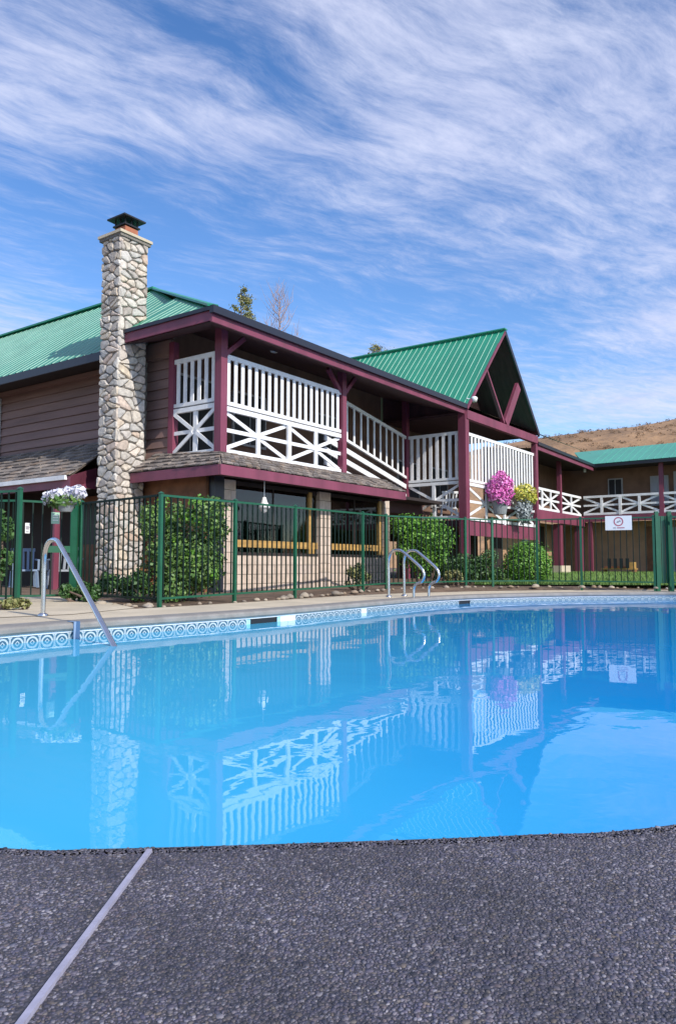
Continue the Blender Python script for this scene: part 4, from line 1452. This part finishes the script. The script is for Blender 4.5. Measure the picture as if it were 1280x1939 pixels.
shrub('leafy_shrub', 'tall leafy light green shrub behind the fence by the lodge corner', (-2.42, 11.75, 0.0),
      clump(0, 0, .18, 1.42, .58, .5, 44, .14, .30, gb) + [(0, 0, .6, .6, .5, .6)], 15000, .031, 'leaf_mid', 61, 9, extra=(clump(0, 0, .25, 1.58, .66, .5, 22, .05, .14, gb), 900, .034, 'leaf_lime'))
shrub('cedar_shrub', 'broad bright green cedar shrub at the fence corner beside the gable post', (1.98, 17.7, .1),
      clump(0, 0, .45, 1.36, .50, .45, 34, .20, .36, gb) + [(0, 0, .9, .62, .55, .7)], 17000, .032, 'leaf_lime', 62, 5, up=.5)
shrub('globe_shrub', 'round dark green globe shrub behind the fence below the gable deck', (4.72, 19.0, .1),
      [(0, 0, .52, .52, .5, .50), (-.2, 0, .45, .40, .4, .42), (.22, .05, .45, .38, .4, .42), (0, -.1, .66, .38, .36, .34)], 14000, .026, 'leaf_lime', 63, 4, up=.5, shell=.75)
shrub('globe_shrub', 'dark green bush left of the round globe shrub', (3.55, 18.9, .1),
      clump(0, 0, .2, .70, .45, .35, 12, .15, .26, gb), 4500, .030, 'leaf_dark', 64, 4, up=.4)
shrub('low_shrub', 'dark low shrub under the cedar beside the purple post', (2.75, 18.3, .1),
      clump(0, 0, .15, .55, .5, .35, 14, .14, .24, gb), 4500, .03, 'leaf_dark', 65, 4)
shrub('ground_plant', 'low rust and green plants at the chimney foot behind the fence', (-3.05, 11.5, 0),
      clump(0, 0, .1, .34, .5, .28, 14, .08, .16, gb), 2600, .03, 'leaf_dark', 66, 4, cat='plant',
      extra=(clump(.25, 0, .15, .55, .18, .15, 8, .06, .12, gb), 700, .032, 'leaf_rust'))
shrub('ground_plant', 'trailing green plants beside the left gate post', (-3.72, 11.2, 0),
      clump(0, 0, .05, .22, .32, .22, 10, .07, .12, gb), 1500, .03, 'leaf_dark', 67, 3, cat='plant')
shrub('ground_plant', 'pale straggly plant at the fence by the lodge window', (.42, 14.95, .07),
      clump(0, 0, .1, .42, .25, .15, 8, .07, .14, gb), 900, .03, 'leaf_olive', 68, 4, cat='plant')
shrub('ground_plant', 'small ferny plant at the foot of the purple gable post', (2.62, 17.2, .1),
      clump(0, 0, .08, .28, .2, .12, 7, .05, .10, gb), 700, .03, 'leaf_olive', 69, 3, cat='plant')
shrub('ground_plant', 'ragged weeds by the left fence end post', (-3.95, 9.2, 0),
      clump(0, 0, .03, .1, .22, .12, 8, .04, .07, gb), 600, .025, 'leaf_olive', 70, 3, cat='plant')
shrub('leafy_shrub', 'green creeper leaning on the left edge fence', (-4.75, 10.35, 0),
      clump(0, 0, .3, 1.35, .22, .15, 12, .10, .2, gb), 1800, .04, 'leaf_dark', 71, 4)


def flowers(name, label, loc, rz, petals, n, size, blobs, pot, leafmat='leaf_mid', nl=500, lblobs=None):
    r_ = empty(name, loc, rz)
    tag(r_, label, 'flowers')
    leaves('blossom', blobs, n, size, petals, r_, shell=.8, seed=n, up=.3, aspect=.9)
    leaves('foliage', lblobs or blobs, nl, size * 1.1, leafmat, r_, shell=.4, seed=n + 1)
    if pot:
        rt, rb, z0, z1 = pot
        MB().lathe([(0, z0), (rb, z0), (rt, z1 - .03), (rt + .02, z1 - .03), (rt + .02, z1), (rt - .02, z1), (rt - .03, z1 - .05), (0, z1 - .05)], seg=20).build('pot', 'pot_grey', r_, smooth=False)
        MB().tube([(0, rt * .5, z1 - .04), (0, .30, z1 - .02)], .012, 6).build('hook', 'black', r_)
    return r_


flowers('flower_pot', 'large ball of pink flowers in a grey pot on the gable deck rail', W(10.82, -.90, 2.86), RZ, 'petal_pink', 3000, .036,
        [(0, 0, .0, .40, .34, .36), (.12, -.05, .10, .34, .30, .28), (-.16, 0, -.14, .34, .3, .30), (-.2, -.1, .14, .26, .25, .25), (.22, -.05, -.16, .26, .25, .22), (-.42, -.05, -.22, .14, .14, .16), (.44, -.05, .08, .13, .13, .12), (-.1, -.15, -.40, .18, .16, .14), (.1, 0, .42, .14, .14, .1), (.3, -.1, -.38, .12, .12, .16)], (.26, .18, -.80, -.32), nl=260)
flowers('flower_pot', 'yellow flowers over trailing silver foliage right of the pink flower ball', W(12.72, -.90, 2.80), RZ, 'petal_yellow', 1100, .04,
        [(0.1, 0, .05, .50, .3, .28), (.35, 0, -.1, .3, .25, .2)], (.24, .16, -.80, -.35), 'leaf_silver', 800, [(-.12, -.05, -.55, .38, .25, .42)])
flowers('hanging_basket', 'basket of white flowers hanging above the left gate', (-3.86, 10.75, 1.50), 0, 'petal_white', 520, .036,
        [(-.10, 0, .03, .20, .16, .08), (.14, 0, .08, .13, .12, .09), (.0, 0, .06, .12, .1, .08), (-.24, 0, -.02, .08, .08, .07)], (.13, .08, -.2, -.06), nl=420, lblobs=[(-.05, 0, -.04, .24, .18, .12)])
# dark feeder hanging between the two pots
fd_ = empty('bird_feeder', W(11.52, -.80, 2.35), RZ)
tag(fd_, 'black bird feeder hanging between the pink and yellow flowers', 'feeder')
MB().lathe([(0, -.02), (.09, 0), (.13, .10), (.11, .26), (.04, .34), (.015, .40), (0, .41)], seg=14).build('body', 'black', fd_, smooth=True)
MB().tube([(0, 0, .40), (0, .05, .56), (0, .26, .58)], .012, 6).build('hook', 'black', fd_)

# rocks along the fence foot
def rock_mesh(seed):
    g_ = random.Random(seed)
    m_ = MB()
    prof = [(0, 0), (.9, .02), (1.0, .35), (.75, .75), (.35, .95), (0.0, 1.0)]
    seg = 9
    m_.lathe(prof, seg=seg)
    m_.v = [(x * g_.uniform(.82, 1.15), y * g_.uniform(.82, 1.15), z * g_.uniform(.85, 1.1)) for x, y, z in m_.v]
    return m_.mesh('border_rock', 'rock', smooth=True)


rocks = [rock_mesh(k) for k in range(7)]
gr_ = random.Random(12)
path_pts = [Vector((-3.3, 10.55, 0)), Vector((-2.45, 9.82, 0)), Vector((1.05, 15.25, 0)), Vector((2.86, 16.55, 0)), Vector((4.4, 16.85, 0)), Vector((5.3, 16.4, 0)), Vector((6.8, 15.75, 0)), Vector((8.4, 15.3, 0))]
for li in range(len(path_pts) - 1):
    a, b = path_pts[li], path_pts[li + 1]
    L = (b - a).length
    x = 0
    while x < L:
        p_ = a.lerp(b, x / L) + Vv(gr_.uniform(-.06, .06), gr_.uniform(-.05, .18), 0)
        r_ = gr_.choice((.03, .035, .04, .05, .055, .075)) * gr_.uniform(.85, 1.15)
        o = link('border_rock', rocks[gr_.randrange(7)], None, loc=(p_.x, p_.y, max(-.01, ground_z(p_.x, p_.y) - .03)), rot=(0, 0, gr_.uniform(0, 6)))
        o.scale = (r_ * gr_.uniform(.9, 1.4), r_, r_ * gr_.uniform(.7, 1.2))
        tag(o, 'tan river rock in the row along the fence foot', 'rock', 'river rocks along the fence foot')
        x += gr_.uniform(.08, .36)

# ------------------------------------------------------------------ furniture
def chair(name, label, loc, rz, mat='plastic_white'):
    r_ = empty(name, loc, rz)
    tag(r_, label, 'chair')
    MB().box(-.24, .24, -.22, .22, .40, .44).build('seat', mat, r_)
    for k in range(5):
        x = -.19 + k * .095
        MB().bar((x, .22, .44), (x * 1.1, .32, .86), .05, .02).build('slat', mat, r_)
    MB().bar((-.25, .325, .87), (.25, .325, .87), .03, .07).build('back_rail', mat, r_)
    for (x, y) in ((-.23, -.2), (.23, -.2), (-.23, .22), (.23, .22)):
        MB().bar((x, y, .40), (x * 1.12, y * 1.15, 0), .045, .045).build('leg', mat, r_)
    for x in (-.26, .26):
        MB().bar((x, -.22, .64), (x, .29, .66), .05, .03).build('armrest', mat, r_)
        MB().bar((x, -.2, .42), (x, -.22, .64), .04, .04).build('arm_post', mat, r_)
    return r_


chair('patio_chair', 'white slatted chair on the gable deck behind the side railing', W(10.1, .5, 1.84), RZ + 2.4)
chair('patio_chair', 'pale blue chair on the left porch seen through the gate', W(-.75, 5.1, .02), .5, 'plastic_blue')
chair('patio_chair', 'pale chair on the left porch nearest the stone chimney', W(-.70, 3.75, .02), -2.4, 'plastic_grey')

# wooden bench box on the far lawn
bn = empty('garden_bench', W(19.4, -1.95, .2), RZ - PI / 2)
tag(bn, 'low orange wooden bench in front of the far wing', 'bench')
for y in (-.18, -.03, .12):
    MB().box(-.62, .62, y, y + .13, .20, .25).build('seat_board', 'pine', bn)
MB().box(-.62, .45, .24, .28, .22, .32).build('apron', 'cedar_brown', bn)
for x in (-.55, .55):
    MB().box(x - .05, x + .05, -.15, .2, 0, .20).build('leg', 'cedar_brown', bn)
for k in range(4):
    MB().box(-.35 + k * .22, -.23 + k * .22, -.26, -.21, .25, .62).build('back_slat', 'black', bn)
MB().box(.30, .58, -.1, .18, .25, .48).build('armrest', 'pine', bn)

# pendant under the skirt roof, ceiling lamp of the balcony, porch lamp
pl_ = empty('pendant_lamp', W(.92, -.30, 1.72), RZ)
tag(pl_, 'white bell pendant lamp hanging under the shingled skirt roof', 'lamp')
MB().lathe([(0, .16), (.035, .15), (.06, .06), (.11, -.02), (.115, -.06), (.09, -.06), (.07, -.12), (0, -.16)], seg=16).build('lamp_shade', 'lamp_white', pl_, smooth=True)
MB().tube([(0, 0, .15), (0, 0, .46)], .01, 6).build('rod', 'white', pl_)
cl = empty('ceiling_lamp', W(2.14, .5, 5.22), RZ)
tag(cl, 'small round white ceiling lamp above the upper balcony', 'lamp')
MB().lathe([(0, -.06), (.08, -.05), (.11, 0), (.10, .05), (0, .06)], seg=16).build('lamp_shade', 'lamp_white', cl, smooth=True)
pw_ = empty('porch_lamp', W(-.75, 2.95, 2.12), RZ)
tag(pw_, 'small white lamp beside the chimney under the porch roof', 'lamp')
MB().lathe([(0, -.04), (.07, -.03), (.09, .03), (.06, .06), (0, .07)], seg=14).build('lamp_shade', 'lamp_white', pw_, smooth=True)

# ------------------------------------------------------------------ trees behind the roofs
def tree(name, label, loc, h, trunk_r, mat, leaf_n, leaf_s, spread, z0, seed, bare=False, taper=1.0):
    g_ = random.Random(seed)
    r_ = empty(name, loc)
    tag(r_, label, 'tree')
    tr = MB()
    bark = 'bare_twig' if bare else 'bark'
    pts = [(0, 0, 0)]
    for k in range(1, 9):
        pts.append((g_.uniform(-.12, .12), g_.uniform(-.12, .12), h * k / 8))
    tr.tube(pts, [trunk_r * (1 - .93 * k / 8) for k in range(9)], 8)
    tr.build('trunk', bark, r_, smooth=True)
    blobs = []
    lm = MB()
    n = 60 if bare else 34
    for k in range(n):
        z = z0 + (h - z0) * (k + g_.random()) / n
        a = g_.uniform(0, 2 * PI)
        f = (1 - (z - z0) / (h - z0)) ** taper
        l = spread * (.25 + .75 * f) * g_.uniform(.6, 1.15)
        rise = (1.1 if bare else .35) * l
        b = (math.cos(a) * l, math.sin(a) * l, z + rise)
        mid = (b[0] * .5 + g_.uniform(-.1, .1), b[1] * .5 + g_.uniform(-.1, .1), z + rise * .4)
        lm.tube([(0, 0, z), mid, b], [trunk_r * .16, trunk_r * .1, .008], 5)
        if bare:
            for q in range(5):
                k2 = g_.uniform(.3, 1)
                s0 = Vector((0, 0, z)).lerp(Vector(b), k2)
                lm.tube([s0, s0 + Vv(g_.uniform(-.4, .4), g_.uniform(-.4, .4), g_.uniform(.3, .9))], [.009, .004], 4)
        else:
            for q in range(3):
                k2 = .35 + .65 * (q + g_.random()) / 3
                p_ = Vector((0, 0, z)).lerp(Vector(b), k2)
                rr = spread * g_.uniform(.20, .42) * (.5 + .5 * f)
                blobs.append((p_.x, p_.y, p_.z, rr, rr, rr * .8))
    lm.build('limbs', bark, r_, kind='stuff')
    if not bare:
        leaves('crown', blobs, leaf_n, leaf_s, mat, r_, shell=.05, seed=seed, jit=1.2)
    return r_


tree('poplar_tree', 'loose olive green treetop rising behind the lodge roof', (-4.35, 34, 0), 13.1, .2, 'leaf_olive', 9000, .045, .95, 8.5, 81, taper=.7)
tree('bare_tree', 'bare thin-twigged tree behind the lodge roof', (-2.95, 38, 0), 14.3, .14, '', 0, 0, 1.5, 8.0, 82, bare=True, taper=.8)
tree('round_tree', 'small green treetop peeping over the gable ridge', (2.35, 42, 0), 12.9, .2, 'leaf_olive', 8000, .05, 1.3, 8.5, 83, taper=.6)
